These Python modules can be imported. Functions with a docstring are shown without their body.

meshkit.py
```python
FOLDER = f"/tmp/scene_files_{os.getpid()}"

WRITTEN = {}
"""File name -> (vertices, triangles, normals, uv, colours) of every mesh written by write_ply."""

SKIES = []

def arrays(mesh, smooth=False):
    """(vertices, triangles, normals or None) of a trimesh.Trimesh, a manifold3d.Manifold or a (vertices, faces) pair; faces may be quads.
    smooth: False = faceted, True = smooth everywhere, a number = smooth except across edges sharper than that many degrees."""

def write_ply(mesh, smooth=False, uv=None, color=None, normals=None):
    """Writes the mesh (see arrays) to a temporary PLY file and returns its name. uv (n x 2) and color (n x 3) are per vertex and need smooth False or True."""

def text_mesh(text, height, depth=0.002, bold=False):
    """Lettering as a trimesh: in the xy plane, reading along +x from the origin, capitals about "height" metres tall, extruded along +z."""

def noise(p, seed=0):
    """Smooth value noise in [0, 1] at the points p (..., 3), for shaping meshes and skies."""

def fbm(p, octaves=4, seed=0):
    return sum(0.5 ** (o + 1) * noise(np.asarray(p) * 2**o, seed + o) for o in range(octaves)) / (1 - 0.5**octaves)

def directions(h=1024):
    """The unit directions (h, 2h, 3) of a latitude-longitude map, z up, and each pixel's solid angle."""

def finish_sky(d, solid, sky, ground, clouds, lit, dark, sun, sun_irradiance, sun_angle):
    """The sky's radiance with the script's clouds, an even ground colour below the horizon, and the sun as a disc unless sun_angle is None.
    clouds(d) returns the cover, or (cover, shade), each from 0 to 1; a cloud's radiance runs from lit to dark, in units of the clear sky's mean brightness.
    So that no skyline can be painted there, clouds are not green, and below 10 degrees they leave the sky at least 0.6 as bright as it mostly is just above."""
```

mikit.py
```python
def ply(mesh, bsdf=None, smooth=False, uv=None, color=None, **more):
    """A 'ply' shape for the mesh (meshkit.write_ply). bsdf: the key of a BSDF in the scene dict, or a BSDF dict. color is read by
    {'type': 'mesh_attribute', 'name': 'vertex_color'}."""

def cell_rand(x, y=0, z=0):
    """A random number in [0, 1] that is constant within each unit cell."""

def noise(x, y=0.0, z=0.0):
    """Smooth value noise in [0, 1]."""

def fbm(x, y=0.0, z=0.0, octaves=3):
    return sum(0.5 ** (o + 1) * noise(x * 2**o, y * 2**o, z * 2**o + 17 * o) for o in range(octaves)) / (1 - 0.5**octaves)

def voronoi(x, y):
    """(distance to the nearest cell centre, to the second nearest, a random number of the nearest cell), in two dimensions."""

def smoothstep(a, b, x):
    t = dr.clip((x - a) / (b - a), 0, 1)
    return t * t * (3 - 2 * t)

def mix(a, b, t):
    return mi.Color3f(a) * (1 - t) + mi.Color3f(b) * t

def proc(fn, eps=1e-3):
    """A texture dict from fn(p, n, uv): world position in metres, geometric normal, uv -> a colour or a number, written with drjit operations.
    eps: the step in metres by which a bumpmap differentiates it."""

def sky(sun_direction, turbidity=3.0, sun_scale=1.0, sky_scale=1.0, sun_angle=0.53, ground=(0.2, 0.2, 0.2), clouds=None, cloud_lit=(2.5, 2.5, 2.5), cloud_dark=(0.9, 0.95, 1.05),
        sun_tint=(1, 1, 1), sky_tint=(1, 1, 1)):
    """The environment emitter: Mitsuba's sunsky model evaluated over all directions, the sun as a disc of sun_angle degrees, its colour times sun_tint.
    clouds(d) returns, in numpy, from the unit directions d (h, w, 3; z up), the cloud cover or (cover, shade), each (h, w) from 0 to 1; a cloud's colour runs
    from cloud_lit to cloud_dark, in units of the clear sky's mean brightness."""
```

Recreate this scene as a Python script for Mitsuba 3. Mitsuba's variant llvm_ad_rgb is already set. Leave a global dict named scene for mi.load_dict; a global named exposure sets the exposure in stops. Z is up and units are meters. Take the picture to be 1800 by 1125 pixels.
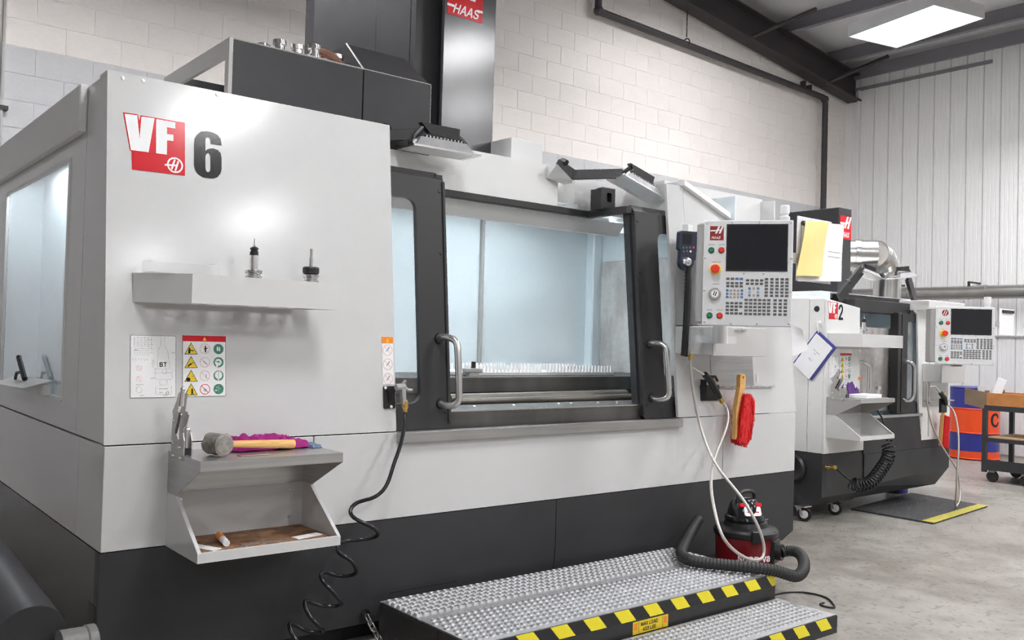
import math, random
import numpy as np, trimesh, mitsuba as mi, drjit as dr
import shapely.geometry as sg, shapely.affinity as sa
from shapely.ops import unary_union
from scipy.interpolate import CubicSpline
import mikit, meshkit
from mikit import proc, noise, fbm, voronoi, smoothstep, mix, cell_rand
T = mi.ScalarTransform4f
scene, labels = {}, {}

# ---------------------------------------------------------------- camera, light, exposure
exposure = 0.55
CAM = (-0.9294, -3.47, 1.35)
YAW, PITCH, ROLL = 0.8908, 0.0215, 0.0278
_f = np.array([math.cos(YAW)*math.cos(PITCH), math.sin(YAW)*math.cos(PITCH), math.sin(PITCH)])
_r = np.array([math.sin(YAW), -math.cos(YAW), 0.0])
_u = np.cross(_r, _f)
_up = -math.sin(ROLL)*_r + math.cos(ROLL)*_u
scene['camera'] = {'type': 'perspective', 'fov': 2*math.degrees(math.atan(900/1594.8)), 'fov_axis': 'x', 'near_clip': 0.05, 'far_clip': 100.0,
                   'to_world': T().look_at(origin=list(CAM), target=list(np.array(CAM)+_f), up=list(_up))}
LAMP = 29.0            # radiance of the fluorescent ceiling lights
LAMP_TINT = (0.99, 0.99, 1.0)
UNSEEN_STRIP = 13.5              # unseen light strips, placed to brighten the milling machine cabins
# ceiling lights: x, y, z of the diffuser, turn in degrees; all but the first are out of view
LIGHTS = [(6.78, 0.53, 4.2, -13), (2.10, -4.05, 4.2, -13), (4.25, -2.0, 4.2, -13), (5.60, -3.75, 4.2, -13), (3.70, -7.0, 4.2, -13), (7.9, -2.2, 4.2, -13),
          (-0.9, -6.2, 4.2, -13), (-4.0, -3.8, 4.2, -13), (3.05, -9.2, 4.2, -13), (7.6, -6.2, 4.2, -13), (-3.4, -9.0, 4.2, -13),
          (0.3, 1.95, 4.2, -13), (3.2, 1.95, 4.2, -13), (8.1, 1.5, 5.6, -13), (10.95, 0.1, 4.2, -13), (7.2, 2.2, 5.4, -13), (10.2, -4.0, 4.2, -13), (0.8, -1.7, 4.2, -13)]  # out of view, placed to brighten the back wall, right wall and front panel

# ---------------------------------------------------------------- materials
def rgb(*c): return {'type': 'rgb', 'value': list(c)}
def pr(color, rough=0.5, metal=0.0, spec=0.5, **k):
    col = color if isinstance(color, dict) else rgb(*color)
    return {'type': 'twosided', 'b': {'type': 'principled', 'base_color': col, 'roughness': rough, 'metallic': metal, 'specular': spec, **k}}
def mat(name, d): scene['mat_'+name] = d; return 'mat_'+name
def speck(base, amt=0.06, sc=18.0):
    def fn(p, n, uv):
        k = fbm(p.x*sc, p.y*sc, p.z*sc, octaves=3) - 0.5
        return mi.Color3f(*base) * (1 + 2*amt*k)
    return proc(fn)
WHITE = mat('white_enamel', pr((0.585, 0.583, 0.583), 0.15, spec=0.5))
WHITE2 = mat('white_enamel_satin', pr((0.70, 0.70, 0.695), 0.38))
SHELFW = mat('shelf_enamel', pr((0.60, 0.597, 0.59), 0.4))
INNER = mat('inner_enamel', pr((0.70, 0.775, 0.81), 0.35))
DARK = mat('charcoal_enamel', pr(speck((0.040, 0.040, 0.043), 0.12, 6), 0.40, spec=0.26))
DARKG = mat('charcoal_gloss', pr((0.04, 0.04, 0.044), 0.19, spec=0.6))
DARKM = mat('charcoal_matte', pr((0.029, 0.028, 0.029), 0.40, spec=0.4))
BLACK = mat('black_plastic', pr((0.012, 0.012, 0.013), 0.4))
BLACKG = mat('black_gloss', pr((0.012, 0.012, 0.014), 0.15))
RUBBER = mat('black_rubber', pr((0.02, 0.02, 0.02), 0.55))
NAVY = mat('navy_plastic', pr((0.02, 0.024, 0.045), 0.35))
SEAM = mat('panel_joint', pr((0.16, 0.16, 0.16), 0.7))
def _brush(p, n, uv):
    k = fbm(p.x*3, p.y*3, p.z*90, octaves=3)*0.5 + fbm(p.x*7, p.y*7, p.z*7, octaves=3)*0.5
    return mi.Color3f(0.50, 0.495, 0.49) * (0.72 + 0.5*k)
STEEL = mat('stainless_sheet', pr(proc(_brush), 0.33, metal=0.85))
def _brushd(p, n, uv):
    k = fbm(p.x*2, p.y*2, p.z*40, octaves=3)*0.4 + fbm(p.x*14, p.y*14, p.z*3, octaves=3)*0.6
    return mi.Color3f(0.13, 0.125, 0.12) * (0.5 + 1.0*k)
STEELD = mat('stained_steel', pr(proc(_brushd), 0.38, metal=0.7))
STEELT = mat('oily_steel', pr(speck((0.15, 0.138, 0.12), 0.2, 14), 0.42, metal=0.5))
def _stain(p, n, uv):
    k = fbm(p.x*9, p.y*9, p.z*3, octaves=4)
    q = fbm(p.x*40, p.y*40, p.z*40, octaves=2)
    return mix((0.40, 0.375, 0.36), (0.56, 0.54, 0.53), smoothstep(0.3, 0.7, k)) * (0.9+0.2*q)
PANELS = mat('stained_panel', pr(proc(_stain), 0.42, metal=0.35))
CHROME = mat('chrome', pr((0.80, 0.80, 0.80), 0.12, metal=1.0))
SATIN = mat('satin_steel', pr((0.80, 0.79, 0.78), 0.26, metal=1.0))
GALV = mat('galvanised_steel', pr(speck((0.42, 0.42, 0.43), 0.18, 30), 0.46, metal=0.65))
DUCT = mat('duct_steel', pr(speck((0.60, 0.59, 0.57), 0.12, 12), 0.22, metal=0.95))
DUCT2 = mat('weathered_duct', pr(speck((0.36, 0.355, 0.34), 0.15, 8), 0.32, metal=0.8))
BRASS = mat('brass', pr((0.75, 0.50, 0.14), 0.25, metal=0.9))
PANELFACE = mat('console_face', pr((0.72, 0.72, 0.735), 0.38, metal=0.2))
GREYM = mat('grey_enamel', pr((0.36, 0.355, 0.345), 0.42, metal=0.15))
DULLG = mat('dull_grey', pr((0.15, 0.148, 0.145), 0.45))
FIXTM = mat('fixture_plate', pr((0.42, 0.41, 0.39), 0.35, metal=0.6))
PLATE = mat('plain_sheet', pr((0.62, 0.61, 0.60), 0.4, metal=0.4))
SCREEN = mat('dark_screen', pr((0.014, 0.014, 0.018), 0.22))
KEYG = mat('grey_keycap', pr((0.10, 0.10, 0.105), 0.5))
KEYB = mat('blue_keycap', pr((0.06, 0.16, 0.36), 0.5))
KEYW = mat('tan_keycap', pr((0.35, 0.32, 0.28), 0.5))
RED = mat('red_vinyl', pr((0.60, 0.018, 0.028), 0.16, spec=0.35))
DKRED = mat('dark_red_vinyl', pr((0.26, 0.025, 0.025), 0.35))
WVINYL = mat('white_vinyl', pr((0.80, 0.80, 0.80), 0.35))
INK = mat('black_vinyl', pr((0.010, 0.010, 0.012), 0.16, spec=0.3))
GREYINK = mat('grey_ink', pr((0.25, 0.25, 0.255), 0.5))
PINKINK = mat('pink_ink', pr((0.72, 0.42, 0.42), 0.5))
YEL = mat('yellow_vinyl', pr((0.72, 0.52, 0.02), 0.4))
HAZY = mat('yellow_tape', pr((0.83, 0.70, 0.025), 0.4))
HAZK = mat('black_tape', pr((0.015, 0.015, 0.015), 0.4))
ORANGE = mat('orange_vinyl', pr((0.80, 0.24, 0.02), 0.4))
GREEN = mat('green_vinyl', pr((0.04, 0.19, 0.12), 0.4))
BTNRED = mat('red_button', pr((0.75, 0.05, 0.03), 0.25))
BTNGRN = mat('green_button', pr((0.03, 0.20, 0.10), 0.25))
BTNYEL = mat('yellow_collar', pr((0.80, 0.60, 0.03), 0.35))
def _wood(p, n, uv):
    k = noise(p.x*14, p.y*160, p.z*160)
    return mix((0.62, 0.33, 0.10), (0.78, 0.48, 0.18), k)
WOOD = mat('handle_wood', pr(proc(_wood), 0.4))
def _board(p, n, uv):
    k = fbm(p.x*26, p.y*26, p.z*26, octaves=4)
    return mix((0.10, 0.045, 0.022), (0.30, 0.16, 0.085), smoothstep(0.25, 0.75, k))
BOARD = mat('stained_board', pr(proc(_board), 0.65))
CRATE = mat('orange_wood', pr(speck((0.42, 0.17, 0.05), 0.25, 12), 0.55))
CRATED = mat('brown_wood', pr(speck((0.16, 0.11, 0.07), 0.25, 12), 0.6))
CARDB = mat('cardboard', pr(speck((0.40, 0.26, 0.15), 0.15, 10), 0.75))
MAGENTA = mat('magenta_cloth', pr((0.30, 0.012, 0.16), 0.85))
PURPLE = mat('purple_cloth', pr((0.11, 0.045, 0.20), 0.85))
BLUECL = mat('blue_cloth', pr((0.16, 0.22, 0.33), 0.85))
PAPER = mat('white_paper', pr((0.80, 0.80, 0.82), 0.7))
PAPERY = mat('yellow_paper', pr((0.83, 0.66, 0.27), 0.45))
BLUEV = mat('blue_folder', pr((0.05, 0.045, 0.24), 0.4))
def _lead(p, n, uv):
    k = fbm(p.x*70, p.y*70, p.z*70, octaves=4)
    return mix((0.13, 0.12, 0.105), (0.36, 0.335, 0.30), k)
LEAD = mat('worn_lead', pr(proc(_lead), 0.6, metal=0.25))
BRUSHR = mat('red_bristle', pr((0.60, 0.010, 0.012), 0.7))
VACRED = mat('vacuum_red', pr((0.16, 0.008, 0.012), 0.3))
DRUMB = mat('drum_blue', pr((0.028, 0.032, 0.22), 0.3))
DRUMO = mat('drum_orange', pr((0.74, 0.07, 0.012), 0.35))
RUST = mat('rusty_iron', pr((0.22, 0.10, 0.07), 0.6, metal=0.3))
HOSEW = mat('braided_hose', pr((0.55, 0.52, 0.48), 0.35, metal=0.4))
GLASS = mat('clear_pane', {'type': 'thindielectric', 'int_ior': 1.45})
ACRYL = mat('clear_acrylic', {'type': 'thindielectric', 'int_ior': 1.45})
def _block(p, n, uv):
    k = fbm(p.x*55, p.y*55, p.z*55, octaves=3)
    c = mix((0.52, 0.52, 0.535), (0.78, 0.735, 0.705), smoothstep(3.425, 3.435, p.z))
    return c * (0.95 + 0.1*k)
BLOCK = mat('painted_block', pr(proc(_block), 0.6))
CORR = mat('white_wall_sheet', pr((0.76, 0.76, 0.76), 0.45))
CORRD = mat('wall_groove', pr((0.55, 0.55, 0.55), 0.6))
RAFT = mat('rafter_paint', pr((0.036, 0.031, 0.033), 0.6))
PURL = mat('purlin_paint', pr((0.20, 0.20, 0.215), 0.6))
ROOFM = mat('roof_insulation', pr((0.68, 0.68, 0.70), 0.55))
FIXT = mat('fixture_white', pr((0.75, 0.76, 0.78), 0.5))
def _floor(p, n, uv):
    a = fbm(p.x*0.9, p.y*0.9, 3.1, octaves=4)
    b = fbm(p.x*7, p.y*7, 1.7, octaves=4)
    s = fbm(p.x*70, p.y*70, 0.4, octaves=2)
    c = mix((0.15, 0.135, 0.115), (0.285, 0.27, 0.245), smoothstep(0.28, 0.66, 0.65*a + 0.35*b))
    spot = smoothstep(0.80, 0.86, noise(p.x*42, p.y*42, 5.0))
    return c*(0.92+0.16*s)*(1-spot*0.25)
FLOOR = mat('stained_concrete', pr(proc(_floor), 0.36, spec=0.45))
def _mat(p, n, uv):
    k = noise(p.x*120, p.y*120, 0.0)
    return mi.Color3f(0.05, 0.05, 0.052)*(0.5+k)
MATM = mat('rubber_mat', pr(proc(_mat), 0.6))
MATY = mat('worn_yellow', pr(speck((0.42, 0.36, 0.06), 0.2, 20), 0.6))
EMIT = {'type': 'area', 'radiance': {'type': 'rgb', 'value': [LAMP*c for c in LAMP_TINT]}}

# ---------------------------------------------------------------- mesh helpers
def fresh(k):
    if k not in scene and k not in labels and not any(x.startswith(k+'__') for x in scene): return k
    i = 1
    while True:
        q = '%s_%03d' % (k, i)
        if q not in scene and q not in labels and not any(x.startswith(q+'__') for x in scene): return q
        i += 1
def obj(name, mesh, m, parent=None, label=None, cat=None, group=None, kind=None, smooth=28, **more):
    if isinstance(mesh, (list, tuple)) and not isinstance(mesh[0], np.ndarray): mesh = cat_(mesh)
    k = fresh((parent+'__' if parent else '')+name)
    scene[k] = mikit.ply(mesh, m, smooth=smooth, **more)
    t = {}
    if label: t['label'] = label
    if cat: t['category'] = cat
    if group: t['group'] = group
    if kind: t['kind'] = kind
    if t: labels[k] = t
    return k
def thing(name, label, cat, group=None):
    k = fresh(name); labels[k] = {'label': label, 'category': cat}
    if group: labels[k]['group'] = group
    return k
def struct(name, mesh, m, smooth=False, parent=None):
    return obj(name, mesh, m, parent, kind=None if parent else 'structure', smooth=smooth)
def cat_(ms): return trimesh.util.concatenate([m for m in ms if m is not None])
def box(x0, x1, y0, y1, z0, z1, c=0.0):
    x0, x1 = sorted((x0, x1)); y0, y1 = sorted((y0, y1)); z0, z1 = sorted((z0, z1))
    if c <= 0:
        m = trimesh.creation.box((x1-x0, y1-y0, z1-z0)); m.apply_translation(((x0+x1)/2, (y0+y1)/2, (z0+z1)/2)); return m
    c = min(c, 0.45*min(x1-x0, y1-y0, z1-z0)); P = []
    for sx in (0, 1):
        for sy in (0, 1):
            for sz in (0, 1):
                X, Y, Z = (x0, x1)[sx], (y0, y1)[sy], (z0, z1)[sz]
                dx, dy, dz = c*(1-2*sx), c*(1-2*sy), c*(1-2*sz)
                P += [(X, Y+dy, Z+dz), (X+dx, Y, Z+dz), (X+dx, Y+dy, Z)]
    return trimesh.convex.convex_hull(np.array(P))
def hull(pts): return trimesh.convex.convex_hull(np.array(pts, float))
_MAP = {'xy': np.array([[1, 0, 0], [0, 1, 0], [0, 0, 1]]), 'xz': np.array([[1, 0, 0], [0, 0, 1], [0, 1, 0]]), 'yz': np.array([[0, 0, 1], [1, 0, 0], [0, 1, 0]])}
def ext(poly, plane, a, b):
    """Extrude a 2-D polygon of the plane along the third axis from a to b."""
    if not hasattr(poly, 'geom_type'): poly = sg.Polygon(poly)
    if not poly.is_valid: poly = poly.buffer(0)
    ms = []
    for g in getattr(poly, 'geoms', [poly]):
        m = trimesh.creation.extrude_polygon(g, abs(b-a), engine='earcut'); v = np.array(m.vertices); v[:, 2] += min(a, b)
        M = _MAP[plane]; f = np.array(m.faces)
        v = v @ M.T
        if np.linalg.det(M) < 0: f = f[:, ::-1]
        ms.append(trimesh.Trimesh(v, f, process=False))
    return cat_(ms)
def rrect(x0, x1, y0, y1, r, n=6):
    return sg.box(x0+r, y0+r, x1-r, y1-r).buffer(r, quad_segs=n)
def circ(x, y, r, n=8): return sg.Point(x, y).buffer(r, quad_segs=n)
def seg(pts, w): return sg.LineString(pts).buffer(w/2, cap_style=2, join_style=2)
def frame(m, o, ex, ey):
    ex = np.array(ex, float); ex /= np.linalg.norm(ex); ey = np.array(ey, float); ey -= ex*(ey@ex); ey /= np.linalg.norm(ey)
    M = np.eye(4); M[:3, 0], M[:3, 1], M[:3, 2], M[:3, 3] = ex, ey, np.cross(ex, ey), o
    m = m.copy(); m.apply_transform(M); return m
def move(m, d): m = m.copy(); m.apply_translation(d); return m
def rot(m, deg, axis, point=(0, 0, 0)):
    m = m.copy(); m.apply_transform(trimesh.transformations.rotation_matrix(math.radians(deg), axis, point)); return m
def spline(pts, step=0.02):
    p = np.array(pts, float); d = np.r_[0, np.cumsum(np.linalg.norm(np.diff(p, axis=0), axis=1)**0.6)]
    cs = CubicSpline(d, p); L = np.sum(np.linalg.norm(np.diff(p, axis=0), axis=1))
    return cs(np.linspace(0, d[-1], max(4, int(L/step))))
def tube(pts, r, n=10, smooth=False, step=0.02, caps=True):
    p = spline(pts, step) if smooth else np.array(pts, float)
    r = np.broadcast_to(r, (len(p),)) if np.ndim(r) < 1 or len(r) == len(p) else np.interp(np.linspace(0, 1, len(p)), np.linspace(0, 1, len(r)), r)
    t = np.gradient(p, axis=0); t /= np.linalg.norm(t, axis=1)[:, None]
    a = np.cross(t[0], [0, 0, 1.0]); a = a if np.linalg.norm(a) > 0.1 else np.cross(t[0], [0, 1.0, 0]); a /= np.linalg.norm(a)
    V = []; th = np.linspace(0, 2*math.pi, n, endpoint=False)
    for i in range(len(p)):
        a = a - t[i]*(a@t[i]); a /= np.linalg.norm(a); b = np.cross(t[i], a)
        V.append(p[i] + r[i]*(np.cos(th)[:, None]*a + np.sin(th)[:, None]*b))
    V = np.vstack(V); F = []
    for i in range(len(p)-1):
        for j in range(n):
            q, w = i*n+j, i*n+(j+1) % n
            F += [(q, w, w+n), (q, w+n, q+n)]
    if caps:
        V = np.vstack([V, p[0], p[-1]]); e = len(V)
        for j in range(n):
            F += [(e-2, (j+1) % n, j), (e-1, (len(p)-1)*n+j, (len(p)-1)*n+(j+1) % n)]
    return trimesh.Trimesh(V, F, process=False)
def cyl(p, q, r, n=20, r2=None): return tube([p, q], [r, r if r2 is None else r2], n)
def lathe(prof, o=(0, 0, 0), axis=(0, 0, 1), n=28):
    """Revolve (radius, height) pairs about the axis through o."""
    m = trimesh.creation.revolve(np.array(prof, float), sections=n)
    if m.volume < 0: m.invert()
    ax = np.array(axis, float)/np.linalg.norm(axis)
    m.apply_transform(trimesh.geometry.align_vectors([0, 0, 1], ax)); m.apply_translation(o); return m
def ball(o, r, s=2, sc=(1, 1, 1)):
    m = trimesh.creation.icosphere(s, r); m.vertices *= sc; m.apply_translation(o); return m
def text(s, h, bold=True, depth=0.0012): return meshkit.text_mesh(s, h, depth, bold)
def cloth(x0, x1, y0, y1, z, amp, seed, nx=56, ny=30, fold=7.0, edge=0.3):
    """A crumpled piece of cloth lying on the height z."""
    rs = np.random.RandomState(seed); u, v = np.meshgrid(np.linspace(0, 1, nx), np.linspace(0, 1, ny), indexing='ij')
    P = np.stack([u*fold, v*fold*0.5, np.full_like(u, seed)], -1)
    h = 0.55*meshkit.noise(P, seed) + 0.75*(1-2*np.abs(meshkit.noise(P*1.3+7, seed+2)-0.5))**2 + 0.18*meshkit.noise(P*3.1, seed+1)
    wob = (meshkit.noise(np.stack([u*3, v*3, u*0+seed+5], -1), seed)-0.5)
    env = np.minimum(1, np.minimum(np.minimum(u, 1-u), np.minimum(v, 1-v))/edge)**0.5
    X = x0+(x1-x0)*(u+0.10*wob); Y = y0+(y1-y0)*(v+0.25*(meshkit.noise(np.stack([u*4, v*2, u*0+seed+9], -1), seed)-0.5))
    Z = z + amp*h*(0.15+0.85*env)
    V = np.stack([X, Y, Z], -1).reshape(-1, 3); F = []
    for i in range(nx-1):
        for j in range(ny-1):
            a = i*ny+j; F += [(a, a+ny, a+ny+1), (a, a+ny+1, a+1)]
    F = np.array(F); n = len(V); V2 = V.copy(); V2[:, 2] = np.maximum(z, V2[:, 2]-0.004)
    rim = [(i*ny, (i+1)*ny) for i in range(nx-1)]+[((nx-1)*ny+j, (nx-1)*ny+j+1) for j in range(ny-1)]+[((i+1)*ny+ny-1, i*ny+ny-1) for i in range(nx-1)]+[(j+1, j) for j in range(ny-1)]
    S = [q for a, b in rim for q in ((a, a+n, b+n), (a, b+n, b))]
    return trimesh.Trimesh(np.vstack([V, V2]), np.vstack([F, F[:, ::-1]+n, S]), process=False)
ZS, TAN = 0.9244, 0.0988
def yl(z): return max(0.0, z-ZS)*TAN
def lean(m):
    m = m.copy() if not isinstance(m, list) else cat_(m); v = np.array(m.vertices); v[:, 1] += np.maximum(0, v[:, 2]-ZS)*TAN; m.vertices = v; return m

# ---------------------------------------------------------------- the hall
YW, XW = 4.10, 11.632
def roof_z(x): return 5.683 + (XW-x)*0.12
struct('floor', box(-12, XW+0.3, -13, YW+0.3, -0.2, 0), FLOOR)
wb = struct('wall_back', ext([(-12, 0), (XW+.2, 0), (XW+.2, roof_z(XW)), (-12, roof_z(-12))], 'xz', YW+0.0042, YW+0.25), BLOCK)
BW, BH = 0.4064, 0.2032
near, far = [], []
def block(x0, x1, z0, z1):
    g, c, d = 0.0016, 0.0028, 0.006; V = []
    for y, s in ((YW+0.005, g), (YW+0.0018, g), (YW, g+c)):
        V += [(x0+s, y, z0+s), (x1-s, y, z0+s), (x1-s, y, z1-s), (x0+s, y, z1-s)]
    F = [(8, 9, 10), (8, 10, 11)]
    for k in (0, 4):
        for i in range(4):
            a, b = k+i, k+(i+1) % 4; F += [(a, b, b+4), (a, b+4, a+4)]
    return trimesh.Trimesh(V, F, process=False)
rows0 = int(2.0/BH)
for r in range(rows0, 28):
    z0 = 3.43 + (r-17)*BH; z1 = z0+BH
    off = 0.305 if r % 2 else 0.305+BW/2
    for k in range(-4, 30):
        x0, x1 = off+k*BW, off+(k+1)*BW
        if x0 > XW or z0 > roof_z(x0)-0.3 or z1 < 2.05: continue
        x1 = min(x1, XW)
        hid = (x0 > 1.0 and x1 < 5.4 and z1 < 3.5 and x0 > 2.0) or (5.5 < x0 < 12 and z1 < 2.9)
        vis = z1 > 2.3 and x1 > -0.2 and not hid and z1 < 5.6-0.02*x0
        (near if vis else far).append((x0, x1, z0, z1))
near.sort(key=lambda b: math.hypot(b[0]+0.93, 7.5))
for b in near[:298]: obj('block', block(*b), BLOCK, wb, smooth=False)
rest = near[298:]+far
obj('block', cat_([block(*b) for b in rest]), BLOCK, wb, kind='stuff', smooth=False)
# the sheeted wall on the right: one folded sheet panel from seam to seam
wr = struct('wall_right', box(XW+0.014, XW+0.25, -13, YW+0.2, 0, 5.7), CORRD)
PITCHW = 0.2257
prof = [(0.006, 0.012), (0.012, 0.0), (0.052, 0.0), (0.058, 0.0025), (0.064, 0.0025), (0.070, 0.0), (0.108, 0.0), (0.114, 0.0025), (0.120, 0.0025), (0.126, 0.0), (0.164, 0.0), (0.170, 0.0025), (0.176, 0.0025), (0.182, 0.0), (0.214, 0.0), (0.220, 0.012)]
def sheet(y0):
    V, F = [], []
    for d, x in prof:
        V += [(XW+x, y0+d, 0.02), (XW+x, y0+d, 5.42)]
    for i in range(len(prof)-1):
        a = 2*i; F += [(a, a+1, a+3), (a, a+3, a+2)]
    return trimesh.Trimesh(V, F, process=False)
for i in range(-14, 12):
    y0 = 1.604+i*PITCHW
    if y0+PITCHW > YW: continue
    obj('panel', sheet(y0), CORR, wr, smooth=False)
obj('eave_angle', [box(XW-0.05, XW+0.03, -13, YW, 5.42, 5.60), box(XW-0.02, XW+0.02, 1.95, 3.95, 5.24, 5.29)], PURL, wr, smooth=False)
obj('corner_flashing', [box(XW-0.012, XW+0.03, 3.98, YW, 0, 5.3), box(XW-0.03, XW+0.03, 3.86, 3.90, 0, 5.25)], CORR, wr, smooth=False)
struct('wall_left', box(-12.2, -12, -13, YW+.2, 0, 8.6), CORR)
struct('wall_front', box(-12, XW+.2, -13.2, -13, 0, 8.6), CORR)
V = [(XW+.2, y, roof_z(XW+.2)+dz) for y in (-13, YW+.2) for dz in (0, .1)]+[(-12, y, roof_z(-12)+dz) for y in (-13, YW+.2) for dz in (0, .1)]
cl = struct('ceiling', hull(V), ROOFM)
for i in range(15):                                   # purlins under the roof, each a folded section
    x = XW-0.55-1.25*i; z = roof_z(x)
    obj('purlin', [box(x-0.012, x+0.012, -13, YW, z-0.20, z), box(x-0.075, x, -13, YW, z-0.205, z-0.19), box(x, x+0.07, -13, YW, z-0.012, z)], PURL, cl, smooth=False)
def rafter(y0, y1):
    lo = lambda x: roof_z(x)-0.60-0.0*(XW-x); up = lambda x: roof_z(x)-0.205
    web = ext([(XW, lo(XW)), (XW, up(XW)), (-12, up(-12)), (-12, lo(-12))], 'xz', (y0+y1)/2-0.01, (y0+y1)/2+0.01)
    f1 = ext([(XW, lo(XW)), (XW, lo(XW)+0.02), (-12, lo(-12)+0.02), (-12, lo(-12))], 'xz', y0, y1)
    f2 = ext([(XW, up(XW)-0.02), (XW, up(XW)), (-12, up(-12)), (-12, up(-12)-0.02)], 'xz', y0, y1)
    return cat_([web, f1, f2])
obj('rafter', rafter(3.84, 4.06), RAFT, cl, smooth=False)
obj('rafter', rafter(-4.2, -3.98), RAFT, cl, smooth=False)
for xb, zb in ((9.0, 5.42), (10.85, 5.2)):
    obj('flange_brace', tube([(xb-0.1, 3.90, roof_z(xb)-0.59), (xb+0.55, 3.30, roof_z(xb+0.55)-0.12)], 0.028, 4), RAFT, cl, smooth=False)
# ceiling lights
def ceiling_light(x, y, z, a, label, group=None):
    t = thing('ceiling_light', label, 'ceiling light', group)
    ax, ay = 0.31, 0.46
    sh = sg.box(-ax, -ay, ax, ay).difference(sg.box(-ax+0.012, -ay+0.012, ax-0.012, ay-0.012))
    body = cat_([ext(sh, 'xy', 0, 0.10), box(-ax, ax, -ay, ay, 0.10, 0.115)])
    pl = lambda m: move(rot(m, a, (0, 0, 1)), (x, y, z))
    obj('housing', pl(body), FIXT, t, smooth=False)
    dif = trimesh.Trimesh([(-ax+.012, -ay+.012, 0.004), (ax-.012, -ay+.012, 0.004), (ax-.012, ay-.012, 0.004), (-ax+.012, ay-.012, 0.004)], [(0, 2, 1), (0, 3, 2)], process=False)
    obj('diffuser', pl(dif), FIXT, t, smooth=False, emitter=EMIT)
    obj('hanger', pl(cat_([cyl((0, 0, .11), (0, 0, roof_z(x)-z-0.02), 0.012, 8)])), FIXT, t)
for i, L in enumerate(LIGHTS):
    if i == 0: ceiling_light(*L, 'bright fluorescent box light hanging from a rod under the dark roof')
    else: ceiling_light(*L, 'unseen fluorescent box light out of view, placed to light the walls and machines', 'unseen ceiling lights out of view')
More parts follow.
